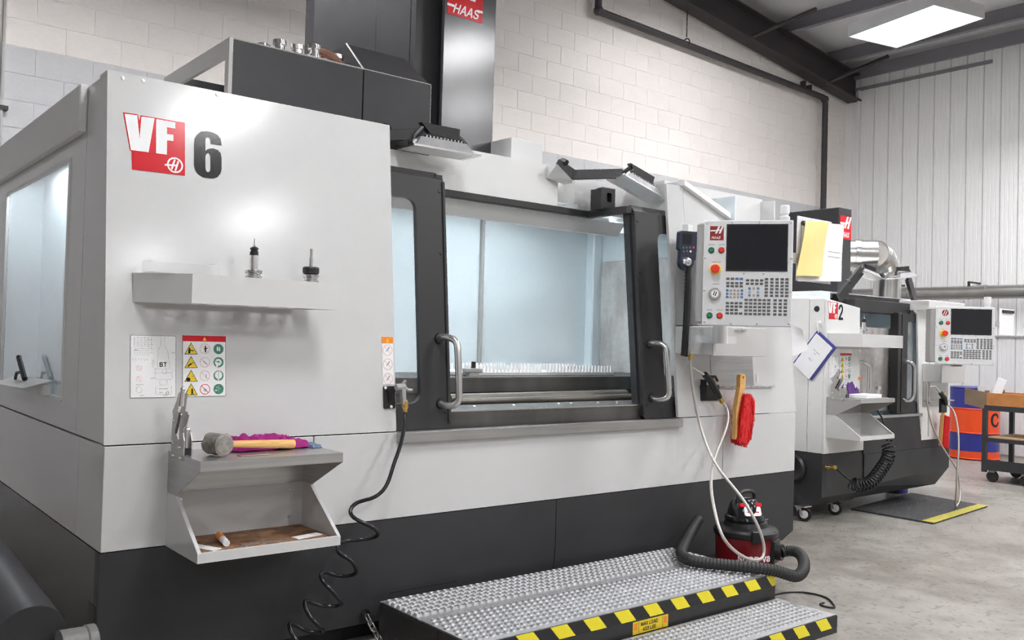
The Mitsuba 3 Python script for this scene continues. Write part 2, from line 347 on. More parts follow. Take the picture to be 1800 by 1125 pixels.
# pipes and duct work on the walls
t = thing('sprinkler_pipe', 'black steel pipe hung high along the beige block wall', 'pipe')
P = [(6.255, 4.0, 6.1), (6.255, 4.0, 5.20), (6.262, 4.0, 5.155), (6.30, 4.0, 5.14), (7.8, 4.0, 5.105), (10.39, 4.0, 5.035), (10.86, 4.0, 5.02), (10.90, 4.0, 5.00), (10.915, 4.0, 4.95), (10.92, 4.0, 2.2)]
obj('pipe', tube(P, 0.042, 14), RAFT, t)
for q, d in (((6.26, 4.0, 5.15), 0), ((10.9, 4.0, 5.0), 0)): obj('elbow', ball(q, 0.058), RAFT, t)
obj('hanger', [tube([(7.8, 4.0, 5.20), (7.8, 4.0, 5.6)], 0.007, 6), trimesh.creation.torus(0.05, 0.008).apply_transform(trimesh.transformations.rotation_matrix(math.pi/2, [0, 1, 0])).apply_translation((7.8, 4, 5.13))], RAFT, t)
for q in (box(10.33, 10.36, 3.96, 4.04, 5.03, 5.16), box(10.48, 10.51, 3.96, 4.04, 5.02, 5.13)): obj('hanger', q, RAFT, t, smooth=False)
t = thing('wall_conduit', 'thin grey conduit running up the block wall at the left edge', 'pipe')
obj('pipe', tube([(0.285, 4.06, 2.0), (0.285, 4.06, 5.2)], 0.016, 12), SATIN, t)
obj('clamp', box(0.25, 0.33, 4.03, 4.1, 2.93, 2.96), BLACK, t, smooth=False)
t = thing('wall_duct', 'long weathered round duct running along the white sheeted wall', 'duct')
for i in range(6):
    y1 = 3.95-1.05*i; y0 = y1-1.04
    obj('duct_section', cyl((11.33, y0, 2.14), (11.33, y1, 2.14), 0.088, 24), DUCT2, t)
    obj('joint_ring', cyl((11.33, y0-0.02, 2.14), (11.33, y0+0.03, 2.14), 0.096, 24), DUCT2, t)
    obj('strap', [box(11.32, 11.34, y0+0.2, y0+0.23, 2.05, 2.28), box(11.32, XW+0.01, y0+0.2, y0+0.23, 2.27, 2.29)], BLACK, t, smooth=False)
obj('wall_rail', box(XW-0.03, XW+0.01, -3, 1.85, 1.555, 1.58), GREYM, None, 'thin grey rail fixed along the white sheeted wall below the duct', 'rail', smooth=False)

# ---------------------------------------------------------------- the large milling machine
M1 = thing('milling_machine', 'large white and charcoal milling machine marked 6, nearest the camera, its doors half open', 'milling machine')
def m1(name, mesh, m, **k): return obj(name, mesh, m, M1, **k)
G = 0.0025
# enclosure skins: panels with open joints between them, dark filler behind
def panel(poly, y0=0.0, th=0.02): return ext(poly, 'xz', y0, y0+th)
fp = m1('front_panel', lean([panel(rrect(0, 1.231, ZS+G, 2.322, 0.004), 0, 0.012), box(1.219, 1.231, 0.012, 0.03, ZS+G, 2.322), box(0, 1.231, 0.012, 0.10, 2.31, 2.322)]), WHITE, smooth=20)
for a, b in ((0.002, 0.83-G), (0.83+G, 3.55-G), (3.55+G, 4.30)):
    m1('lower_panel', box(a, b, 0, 0.014, 0.540, ZS-G, 0.002), WHITE, smooth=20)
for a, b in ((0.0, 2.2), (2.2045, 4.282)):
    e0 = 0.09; V = []
    P = [(0, 0.537), (0, 0.29), (0.022, e0), (0.06, e0), (0.06, 0.537)]
    if b > 4:
        prof_ = lambda x, cut: [(x, y, max(z, cut)) for y, z in P]
        m = hull([(a, 0, .537), (4.298, 0, .537), (a, 0, .29), (4.298, 0, .29), (4.298, 0, 0.15), (a, .022, e0), (4.215, .022, e0), (a, .06, e0), (4.215, .06, e0), (a, .06, .537), (4.298, .06, .537), (4.298, 0.06, 0.15)])
    else:
        m = hull([(x, y, z) for x in (a, b) for y, z in P])
    m1('base_panel', m, DARK, smooth=20)
m1('base_side', hull([(4.20, 0.05, e0), (4.298, 0.05, .15), (4.298, .05, .537), (4.2, 2.6, e0), (4.298, 2.6, .15), (4.298, 2.6, .537), (4.2, .05, .537), (4.2, 2.6, .537)]), DARK, smooth=20)
m1('base_side', box(0.0, 0.06, 0.061, 2.9, 0.09, 0.537), BLACKG, smooth=20)  # blacker than the charcoal base, standing in for dark reflections on this side
m1('base_frame', [box(0.12, 4.1, 0.12, 2.6, 0.0, 0.089), box(0.06, 4.2, 0.10, 2.7, 0.086, 0.10)], BLACK, smooth=False)
for q in ((1.232, 1.588), (2.72, 3.02)): m1('tab_outline', [box(q[0], q[1], .0085, .03, .2065, .2090), box(q[0]-.002, q[0], .0085, .03, .196, .2090), box(q[1], q[1]+.002, .0085, .03, .196, .2090)], BLACK, smooth=False)
m1('cable_hole', [lathe([(0.0, 0.0), (0.017, 0.0), (0.017, 0.004), (0.021, 0.004), (0.021, 0)], (1.104, 0.004, 0.137), (0, -1, 0), 18)], BLACK)
m1('joint_filler', [lean(box(0.01, 1.21, 0.016, 0.026, 0.545, 2.30)), box(1.21, 4.29, 0.018, 0.026, 0.53, 0.918)], SEAM, smooth=False)
# right-hand front: narrow post panel, wide panel with a slanting top flange, rear cover
m1('post_panel', lean(panel(rrect(3.128, 3.275, ZS+G, 2.30, 0.003), -0.004, 0.018)), WHITE, smooth=20)
m1('right_panel', lean(panel([(3.279, ZS+G), (4.30, ZS+G), (4.30, 1.90), (3.70, 2.148), (3.279, 2.302)], -0.002, 0.014)), WHITE, smooth=20)
fl = m1('slanted_flange', lean(hull([(3.258, y, 2.335) for y in (-0.035, 0.012)]+[(3.258, y, 2.303) for y in (-0.035, 0.012)]+[(3.70, y, 2.176) for y in (-0.035, 0.012)]+[(3.70, y, 2.141) for y in (-0.035, 0.012)])), WVINYL, smooth=20)
for fx in (3.40, 3.555): obj('screw', lean(lathe([(0, .004), (.006, .003), (.007, 0)], (fx, -0.035, 2.317-(fx-3.258)*0.36), (0, -1, 0), 10)), SATIN, fl)
m1('rear_cover', [box(3.72, 4.30, 0.30, 0.32, 1.9, 2.36), box(3.32, 4.30, 0.30, 0.32, 2.29, 2.36), box(3.30, 3.32, 0.30, 1.4, 2.29, 2.36), box(3.32, 4.30, 0.32, 2.4, 2.34, 2.36)], WHITE2, smooth=20)
m1('right_side', box(4.284, 4.298, 0.19, 2.7, 0.54, 2.34), WHITE2, smooth=False)
m1('inner_side', hull([(3.25, y, z) for y, z in ((0.15, 2.326), (0.72, 2.34), (0.72, 2.05), (0.15, 2.05))]+[(3.262, y, z) for y, z in ((0.15, 2.326), (0.72, 2.34), (0.72, 2.05), (0.15, 2.05))]), WHITE2, smooth=20)
# left side of the enclosure: upper band, panel with the window opening, lower panel
xs = 0.0
side = sg.Polygon([(0.095, 2.30), (0.40, 2.30), (0.40, 0.935), (0.02, 0.935)]); 
m1('side_edge', ext(sg.Polygon([(0.014, 0.93), (0.40-G, 0.93), (0.40-G, 2.31), (0.150, 2.31)]), 'yz', 0.001, 0.013), WHITE, smooth=20)
WIN = rrect(0.645, 2.00, 1.04, 2.06, 0.012)
sp = m1('side_panel', ext(sg.box(0.40+G, 0.93, 2.95, 2.31).difference(WIN), 'yz', 0.001, 0.013), WHITE, smooth=20)
m1('side_lower_panel', [ext(sg.box(0.016, 0.541, 0.345-G, ZS-G), 'yz', 0.001, 0.013), ext(sg.box(0.345+G, 0.541, 2.95, ZS-G), 'yz', 0.001, 0.013)], WHITE, smooth=20)
m1('side_band', [box(-0.030, 0.0, 0.405, 2.95, 2.126, 2.318, 0.004)], WHITE2, smooth=20)
m1('side_filler', [box(0.014, 0.02, 0.2, 2.95, 0.53, 1.035), box(0.014, 0.02, 0.2, 0.62, 1.03, 2.28), box(0.014, 0.02, 2.03, 2.95, 1.03, 2.28)], SEAM, smooth=False)
w = m1('side_window', [ext(WIN.difference(rrect(0.66, 1.985, 1.055, 2.045, 0.01)), 'yz', -0.004, 0.010)], WHITE2, smooth=False)
obj('pane', box(0.005, 0.009, 0.655, 1.99, 1.05, 2.05), GLASS, w, smooth=False)
t2 = m1('window_latch', [hull([(-0.004, 1.56, 1.105), (-0.004, .81, 1.12), (-.11, .84, 1.085), (-.11, 1.5, 1.07), (-.004, 1.56, 1.099), (-.004, .81, 1.114)]), box(-0.03, -0.004, 0.83, 1.40, 1.055, 1.10)], WHITE2, smooth=20)
obj('lever', [tube([(-.05, 1.12, 1.11), (-.05, 1.27, 1.205)], 0.012, 8), tube([(-.05, 1.17, 1.14), (-.05, 1.30, 1.13), (-.05, 1.33, 1.10)], 0.007, 8)], BLACK, t2)
m1('roof', [box(0.02, 1.2, 0.16, 2.9, 2.285, 2.30), box(0.02, 4.28, 1.32, 2.9, 2.285, 2.30)], WHITE2, smooth=False)
m1('rear_wall', box(0.02, 4.28, 2.88, 2.9, 0.54, 2.3), WHITE2, smooth=False)
# cabin: back wall, right wall with the stained sheet, ceiling lip, corner post, table
m1('cabin_back', [box(0.3, 2.64, 1.30, 1.315, 0.9, 2.285), box(2.665, 3.70, 1.30, 1.315, 0.9, 2.285)], INNER, smooth=False)
m1('cabin_post', [box(2.642, 2.664, 1.275, 1.312, 0.95, 2.20, 0.004)], GREYM)
m1('cabin_side', box(3.69, 3.705, 0.06, 1.30, 0.9, 2.285), INNER, smooth=False)
m1('cabin_floor', box(0.06, 3.70, 0.22, 1.30, 0.93, 0.95), STEELD, smooth=False)
m1('cabin_left', [box(0.30, 0.315, 1.16, 1.30, 0.9, 2.285), box(0.03, 0.31, 2.6, 2.62, 0.9, 2.28), box(0.30, 0.315, 1.30, 2.6, 0.9, 2.285), box(0.30, 0.315, 0.985, 1.155, 0.9, 2.285), box(0.30, 0.315, 0.20, 0.98, 0.9, 2.285)], INNER, smooth=False)
m1('cabin_pillar', [box(3.60, 3.69, 1.22, 1.30, 0.95, 2.18, 0.008)], INNER)
m1('stained_sheet', [box(3.660, 3.688, 0.30, 1.20, 0.95, 1.925, 0.004)], PANELS)
# header over the door opening
hd = m1('header', [ext(sg.box(0.95, 2.135, 2.60, 2.372), 'xz', 0.50, 0.53), box(2.60, 3.25, 0.66, 0.68, 2.14, 2.33), box(2.585, 2.60, 0.53, 0.68, 2.135, 2.372), box(2.79, 3.25, 0.56, 0.66, 2.14, 2.325), box(0.95, 2.6, 0.53, 1.0, 2.352, 2.366)], WHITE2, smooth=False)
m1('door_rail', [box(0.95, 2.90, 0.485, 0.53, 2.098, 2.137, 0.004)], DARKM)
m1('header_lip', [hull([(x, y, z) for x in (0.95, 3.20) for y, z in ((.53, 2.098), (.56, 2.098), (.62, 2.02), (.59, 2.02))]), box(0.3, 3.69, 0.62, 1.30, 2.19, 2.20)], WHITE2, smooth=20)
ls = m1('unseen_light_strip', [box(1.3, 3.3, 0.70, 0.80, 2.165, 2.19)], WHITE2, smooth=False)
def emit(rad, tint=(0.86, 0.95, 1.0)): return {'type': 'area', 'radiance': {'type': 'rgb', 'value': [rad*c for c in tint]}}
def down(x0, x1, y0, y1, z): return trimesh.Trimesh([(x0, y0, z), (x1, y0, z), (x1, y1, z), (x0, y1, z)], [(0, 2, 1), (0, 3, 2)], process=False)
obj('unseen_tube_light', down(1.35, 3.25, 0.71, 0.79, 2.164), FIXT, ls, smooth=False, emitter=emit(UNSEEN_STRIP*2.2))  # unseen strip behind the header, placed to light the cabin
ls = m1('unseen_light_strip', [box(0.4, 1.1, 0.70, 0.80, 2.165, 2.19)], WHITE2, smooth=False)
obj('unseen_tube_light', down(0.45, 1.05, 0.71, 0.79, 2.164), FIXT, ls, smooth=False, emitter=emit(UNSEEN_STRIP*2.2))  # unseen strip, placed to light the left end of the cabin
ls = m1('unseen_light_strip', [box(0.05, 0.25, 1.4, 2.4, 2.255, 2.28)], WHITE2, smooth=False)
obj('unseen_tube_light', down(0.07, 0.23, 1.42, 2.38, 2.254), FIXT, ls, smooth=False, emitter=emit(UNSEEN_STRIP*1.8))  # unseen strip, placed to brighten the view through the side window
# sliding doors (the frame leans with the front)
def door(x0, x1, gx0, gx1, inner):
    fr = rrect(x0, x1, 0.926, 2.11, 0.02).difference(rrect(gx0, gx1, 1.045, 2.0, 0.05))
    d = m1('sliding_door', lean([ext(fr, 'xz', 0.028, 0.055), hull([(x0+.005, 0.028, 2.108), (x1-.005, .028, 2.108), (x0+.02, .07, 2.148), (x1-.02, .07, 2.148), (x0+.005, .055, 2.108), (x1-.005, .055, 2.108), (x0+.02, .085, 2.148), (x1-.02, .085, 2.148)])]), DARKM, smooth=20)
    obj('window_pane', lean(box(gx0-.015, gx1+.015, 0.050, 0.054, 1.03, 2.015)), GLASS, d, smooth=False)
    xi = x1 if inner > 0 else x0
    obj('door_return', [lean(box(xi-0.012, xi+0.012, 0.055, 0.10, 0.94, 2.12)), hull([(xi+s, y, z) for s in (-.04, .0) for y, z in ((.16, 2.095), (.16, 2.135), (.50, 2.095), (.50, 2.135))])], DARKM, d, smooth=20)
    obj('gasket', lean(box(xi-0.016*(inner > 0)-0.0, xi+0.016*(inner < 0), 0.020, 0.03, 0.95, 2.10, 0.003)), RUBBER, d)
    for z in (1.0, 1.35, 1.75, 2.05):
        obj('screw', lean(lathe([(0, .004), (.006, .003), (.008, 0)], (xi+(-0.03 if inner > 0 else .03), 0.028, z), (0, -1, 0), 10)), BLACK, d)
    hx = x1-0.055 if inner > 0 else x0+0.075
    s = 1
    pts = [(hx, 0.03, 1.345), (hx+.012, -0.03, 1.352), (hx+.03*s, -0.065, 1.335), (hx+.034*s, -0.075, 1.29), (hx+.034*s, -0.075, 1.10), (hx+.03*s, -0.065, 1.052), (hx+.012, -0.03, 1.035), (hx, 0.03, 1.042)]
    obj('handle', lean(tube(pts, 0.0165, 14, smooth=True, step=0.01)), SATIN, d, smooth=60)
    for z in (1.345, 1.042): obj('handle_base', lean(lathe([(0, .012), (.022, .012), (.026, 0.004), (.026, 0)], (hx, 0.03, z), (0, -1, 0), 18)), BLACK, d)
    return d
door(0.72, 1.548, 0.80, 1.384, 1)
door(2.868, 3.70, 3.062, 3.62, -1)
m1('door_latch', [ext(rrect(2.795, 2.905, 2.14, 2.258, 0.006).difference(rrect(2.835, 2.875, 2.175, 2.23, 0.012)), 'xz', 0.33, 0.36), box(2.79, 2.81, 0.33, 0.42, 2.13, 2.25), box(2.79, 2.91, 0.36, 0.37, 2.14, 2.255)], BLACK, smooth=20)
# sill and the stainless apron below the opening
m1('door_sill', box(1.234, 3.145, -0.028, 0.03, 0.874, 0.923, 0.003), STEEL)
m1('lower_apron', box(1.24, 3.12, 0.060, 0.075, 0.92, 1.000), STEELD, smooth=False)
m1('apron_edge', box(1.24, 3.12, 0.056, 0.062, 0.998, 1.004), SATIN, smooth=False)
ap = m1('upper_apron', hull([(1.24, .060, 1.0), (3.68, .060, 1.0), (1.24, .15, 1.022), (3.68, .15, 1.022), (1.24, .06, .99), (3.68, .06, .99), (1.24, .15, 1.012), (3.68, .15, 1.012)]), STEELD, smooth=20)
for fx in (1.75, 2.0, 2.31, 2.40, 2.60, 2.75): obj('screw', lathe([(0, .006), (.007, .004), (.009, 0)], (fx, 0.12, 1.016), (0, -0.3, 1), 10), SATIN, ap)
wt = m1('worktable', [box(0.5, 3.6, 0.42, 0.98, 1.06, 1.145, 0.004), box(0.5, 3.6, 0.45, 0.95, 0.95, 1.06)], STEELD)
for i in range(4): obj('table_slot', box(0.5, 3.6, 0.50+i*0.13, 0.52+i*0.13, 1.1445, 1.1462), BLACK, wt, smooth=False)
m1('screw_cover', [cyl((1.72, 0.30, 1.035), (3.0, 0.30, 1.04), 0.032, 18), cyl((1.72, 0.245, 1.028), (3.05, 0.245, 1.03), 0.02, 16)], STEELT)
# tool changer cover above the left panel
ac = m1('tool_changer_cover', [box(0.618, 1.287, 0.50, 0.52, 2.31, 2.670, 0.002)], DARK)
obj('cover_panel', box(1.291, 1.69, 0.497, 0.52, 2.30, 2.672, 0.002), DARK, ac)
obj('hood', [ext(sg.Polygon([(0.505, 2.672), (0.685, 2.842), (1.15, 2.842), (1.15, 2.5), (0.53, 2.5)]), 'yz', 1.291, 1.64), hull([(1.64, .505, 2.672), (1.69, .505, 2.672), (1.64, .685, 2.842), (1.64, 1.15, 2.842), (1.69, 1.15, 2.672), (1.64, .53, 2.5), (1.69, .53, 2.5), (1.69, 1.15, 2.5), (1.64, 1.15, 2.5)])], DARK, ac, smooth=20)
obj('edge_trim', [tube([(0.62, .505, 2.672), (1.69, .505, 2.674)], 0.005, 6), tube([(1.29, .505, 2.674), (1.29, .688, 2.845)], 0.005, 6), tube([(1.692, .505, 2.674), (1.692, .505, 2.30)], 0.004, 6)], GREYM, ac)
obj('side_frame', [box(0.600, 0.618, 0.49, 1.38, 2.59, 2.672), box(0.600, 0.618, 0.49, 0.535, 2.31, 2.60)], GREYM, ac, smooth=False)
obj('roof_rail', [box(0.62, 1.28, 1.18, 1.24, 2.30, 2.64)], BLACK, ac, smooth=False)
car = m1('tool_carousel', [cyl((1.07, 0.86, 2.45), (1.07, 0.86, 2.70), 0.30, 32)], GREYM)
for i in range(18):
    a = i*math.pi/9+0.2; c = (1.07+0.245*math.cos(a), 0.86+0.245*math.sin(a), 2.678+.016*(i % 2))
    obj('tool_pot', lathe([(0, 0), (.034, 0), (.034, .028), (.026, .034), (.026, .05), (.033, .055), (.033, .075), (.017, .082), (.017, .062), (0, .062)], c, n=16), CHROME if i % 3 else SATIN, car)
obj('drive_ring', [trimesh.creation.torus(0.075, 0.024, 28, 10).apply_transform(trimesh.transformations.rotation_matrix(0.6, [0, 1, 0])).apply_translation((1.19, 0.68, 2.715))], RUST, car)
# spindle head and column covers
hc = m1('column_cover', [ext(sg.Polygon([(1.59, 1.80), (1.59, 1.68), (1.80, 1.36), (1.94, 1.06), (2.45, 1.06), (2.60, 1.6), (2.60, 1.80)]), 'xy', 2.30, 4.0)], DARK, smooth=15)
obj('head_cover', [box(2.065, 2.452, 0.95, 0.975, 2.42, 3.85, 0.004), box(2.11, 2.44, 0.975, 1.06, 2.42, 3.85)], DARKG, hc)
obj('seam', [tube([(1.822, 1.318, 2.3), (1.822, 1.318, 4.0)], 0.004, 6), tube([(1.925, 1.095, 2.3), (1.925, 1.095, 4.0)], 0.004, 6)], BLACK, hc)
m1('coolant_box', [box(2.44, 2.69, 0.75, 1.2, 2.32, 2.562, 0.003)], WHITE2)
m1('cable_box', box(2.50, 2.62, 1.02, 1.10, 2.3, 2.5), GREYM, smooth=False)

# decals -----------------------------------------------------------
def decal(parent, name, poly, m, y=-0.001, th=0.0012, ln=True, at=None, **k):
    me = ext(poly, 'xz', y, y-th)
    if at: me = at(me)
    return obj(name, lean(me) if ln else me, m, parent, smooth=False, **k)
V_ = [(0.062, 2.163), (0.108, 2.165), (0.117, 2.079), (0.124, 2.163), (0.173, 2.165), (0.151, 2.028), (0.086, 2.027)]
F_ = [(0.179, 2.163), (0.252, 2.163), (0.252, 2.138), (0.220, 2.138), (0.220, 2.111), (0.245, 2.112), (0.245, 2.087), (0.220, 2.086), (0.220, 2.029), (0.179, 2.029)]
REDP = [(0.057, 2.168), (0.110, 2.169), (0.116, 2.146), (0.122, 2.168), (0.174, 2.168), (0.290, 2.168), (0.290, 1.956), (0.091, 1.953), (0.089, 2.024), (0.083, 2.025)]
SIX = sg.Polygon([(0.326, 2.085), (0.328, 2.110), (0.339, 2.130), (0.354, 2.144), (0.376, 2.149), (0.400, 2.148), (0.422, 2.140), (0.434, 2.124), (0.437, 2.100), (0.392, 2.100), (0.392, 2.114), (0.388, 2.123), (0.380, 2.125), (0.372, 2.119), (0.371, 2.105), (0.371, 2.068), (0.382, 2.077), (0.400, 2.083), (0.419, 2.080), (0.433, 2.068), (0.437, 2.050), (0.437, 2.003), (0.432, 1.984), (0.420, 1.968), (0.403, 1.960), (0.381, 1.959), (0.360, 1.960), (0.342, 1.970), (0.330, 1.985), (0.326, 2.006)],
                 [[(0.371, 2.043), (0.373, 2.053), (0.382, 2.062), (0.390, 2.055), (0.392, 2.046), (0.392, 1.997), (0.389, 1.987), (0.381, 1.982), (0.374, 1.987), (0.371, 1.997)]])
EMB_C = (0.251, 1.992)
EMBLEM = unary_union([circ(*EMB_C, 0.031).difference(circ(*EMB_C, 0.0245)), seg([(0.238, 1.974), (0.250, 2.014)], 0.007), seg([(0.252, 1.970), (0.264, 2.010)], 0.007), seg([(0.212, 1.988), (0.262, 1.992)], 0.007)])
lg = decal(M1, 'nameplate', unary_union([sg.Polygon(REDP).difference(sg.Polygon(V_)).difference(sg.Polygon(F_))]), RED, label='red VF nameplate')
decal(lg, 'letter', sg.Polygon(V_), WVINYL, -0.0012); decal(lg, 'letter', sg.Polygon(F_), WVINYL, -0.0012)
decal(lg, 'emblem', EMBLEM, WVINYL, -0.0022)
decal(M1, 'number_six', SIX, INK)
# maker's badge on the head cover: red square, slanted H, lettering
def badge(u0, u1, v0, v1):
    """red square and its white figures in a (u, v) plane; returns (red, white)."""
    w, h = u1-u0, v1-v0; q = lambda a, b: (u0+a*w, v0+b*h)
    bar = lambda a, b, t: sg.Polygon([q(*a), q(a[0]+t, a[1]), q(b[0]+t, b[1]), q(*b)])
    H = [bar((0.36, 0.47), (0.60, 0.99), 0.15), bar((0.62, 0.47), (0.86, 0.99), 0.15), sg.Polygon([q(0, .63), q(.44, .63), q(.48, .72), q(.04, .72)]), sg.Polygon([q(.5, .68), q(.75, .68), q(.79, .77), q(.54, .77)])]
    tx = text('HAAS', 0.20*h); tx = np.array(tx.vertices)[:, :2]
    return sg.box(u0, v0, u1, v1), unary_union(H)
def slant_text(s, x, z, h, width, sh=0.32):
    m = text(s, h); v = np.array(m.vertices); v[:, 0] = (v[:, 0]-v[:, 0].min())*width/np.ptp(v[:, 0]); v[:, 0] += sh*v[:, 1]; m.vertices = v; return m
bq, bh = badge(2.083, 2.345, 3.27, 3.52)
bd = obj('maker_badge', ext(bq, 'xz', 0.9495, 0.9475), RED, hc, smooth=False)
# (third level reached: the white figures are sub-parts of the column cover)
scene.pop(bd); labels.pop(bd, None)
bd = m1('maker_badge', ext(bq, 'xz', 0.9492, 0.9475), RED, smooth=False, label='red maker badge high on the head cover')
obj('slanted_letter', ext(bh, 'xz', 0.9475, 0.9462), WVINYL, bd, smooth=False)
lt = frame(slant_text('HAAS', 0, 0, 0.055, 0.185), (2.125, 0.9475, 3.287), (1, 0, 0), (0, 0, 1))
obj('lettering', [lt, ext(unary_union([sg.box(2.083, 3.318, 2.135, 3.333), sg.box(2.30, 3.330, 2.345, 3.345)]), 'xz', 0.9475, 0.9462)], WVINYL, bd, smooth=False)

# warning and tool-holder labels
def tri(x, z, s): return sg.Polygon([(x-s, z-s*0.87), (x+s, z-s*0.87), (x, z+s*0.93)])
def warning_label(parent, x0, x1, z0, z1, y=-0.001, ln=True, label='white warning label with red head and rows of pictograms'):
    L = decal(parent, 'warning_label', sg.box(x0, z0, x1, z1), WVINYL, y, 0.0008, ln, label=label); y2 = y-0.0008; W, H = x1-x0, z1-z0
    decal(L, 'label_border', sg.box(x0, z0, x1, z1).difference(sg.box(x0+W*.012, z0+W*.012, x1-W*.012, z1-W*.012)), GREYINK, y2, 0.0003, ln)
    decal(L, 'red_head', sg.box(x0, z1-0.095*H, x1, z1), RED, y2, 0.0006, ln)
    decal(L, 'warning_sign', tri((x0+x1)/2, z1-0.05*H, 0.032*H), YEL, y2-0.0006, 0.0004, ln)
    rs = np.random.RandomState(3)
    for i in range(4):
        z = z1-H*(0.215+0.222*i); s = 0.15*W
        xa, xb, xc = x0+0.195*W, x0+0.51*W, x0+0.825*W; r = 0.118*W
        decal(L, 'caution_triangle', tri(xa, z, s), INK, y2, 0.0004, ln)
        decal(L, 'caution_field', tri(xa, z-0.004*H, s*0.87), YEL, y2-0.0004, 0.0004, ln)
        fig = [unary_union([circ(xa-.25*s, z, .12*s), seg([(xa-.25*s, z-.1*s), (xa-.3*s, z-.7*s)], .3*s), seg([(xa-.2*s, z-.25*s), (xa+.35*s, z-.3*s)], .14*s)]),
               unary_union([seg([(xa-.5*s, z-.65*s), (xa-.05*s, z-.25*s), (xa+.1*s, z-.35*s)], .2*s), circ(xa+.25*s, z-.1*s, .08*s)]),
               unary_union([circ(xa-.42*s, z-.55*s, .3*s).intersection(sg.box(xa-2*s, z-.8*s, xa+s, z+s)), circ(xa+.2*s, z-.1*s, .07*s)]),
               unary_union([circ(xa+.15*s, z, .13*s), seg([(xa+.15*s, z-.1*s), (xa+.15*s, z-.55*s)], .26*s), sg.box(xa+.0*s, z-.8*s, xa+.12*s, z-.5*s), sg.box(xa+.22*s, z-.8*s, xa+.34*s, z-.5*s)])][i]
        decal(L, 'caution_figure', fig, INK, y2-0.0008, 0.0003, ln)
        decal(L, 'prohibition_ring', unary_union([circ(xb, z, r).difference(circ(xb, z, r*0.88)), seg([(xb-.64*r, z+.64*r), (xb+.64*r, z-.64*r)], r*.1)]), [PINKINK, PINKINK, PINKINK, RED][i] if False else (RED if i == 3 else PINKINK), y2, 0.0004, ln)
        f2 = [unary_union([seg([(xb+.1*r, z-.7*r), (xb+.1*r, z+.3*r)], .25*r), seg([(xb-.2*r, z-.1*r), (xb+.55*r, z+.15*r)], .14*r), circ(xb+.1*r, z+.45*r, .14*r)]),
              seg([(xb-.35*r, z+.2*r), (xb+.4*r, z-.35*r)], .16*r), unary_union([seg([(xb+.2*r, z-.5*r), (xb+.25*r, z+.2*r)], .14*r)]), unary_union([seg([(xb-.3*r, z+.05*r), (xb+.3*r, z-.05*r)], .2*r), circ(xb, z-.3*r, .15*r)])][i]
        decal(L, 'prohibition_figure', f2, INK if i == 0 else GREYINK, y2-0.0004, 0.0003, ln)
        body = circ(xc, z, r)
        hole = [unary_union([sg.box(xc-.35*r, z-.4*r, xc-.05*r, z+.4*r), sg.box(xc+.05*r, z-.4*r, xc+.35*r, z+.4*r)]),
                unary_union([circ(xc-.05*r, z, .68*r), sg.box(xc-.5*r, z-.9*r, xc-.1*r, z-.3*r)]).difference(unary_union([circ(xc, z+.1*r, .2*r), seg([(xc-.6*r, z+.2*r), (xc, z+.1*r)], .15*r)])),
                unary_union([circ(xc, z+.12*r, .75*r), sg.box(xc-.18*r, z-.95*r, xc+.18*r, z)]).difference(seg([(xc, z-.8*r), (xc, z+.7*r)], .06*r)),
                unary_union([sg.box(xc-.7*r, z-.35*r, xc-.25*r, z-.12*r), sg.box(xc-.03*r, z-.7*r, xc+.03*r, z+.8*r), circ(xc-.3*r, z+.3*r, .12*r), circ(xc+.3*r, z+.1*r, .1*r)])][i]
        decal(L, 'mandatory_disc', body.difference(hole), GREEN, y2, 0.0004, ln)
    return L
warning_label(M1, 0.281, 0.452, 1.096, 1.331)
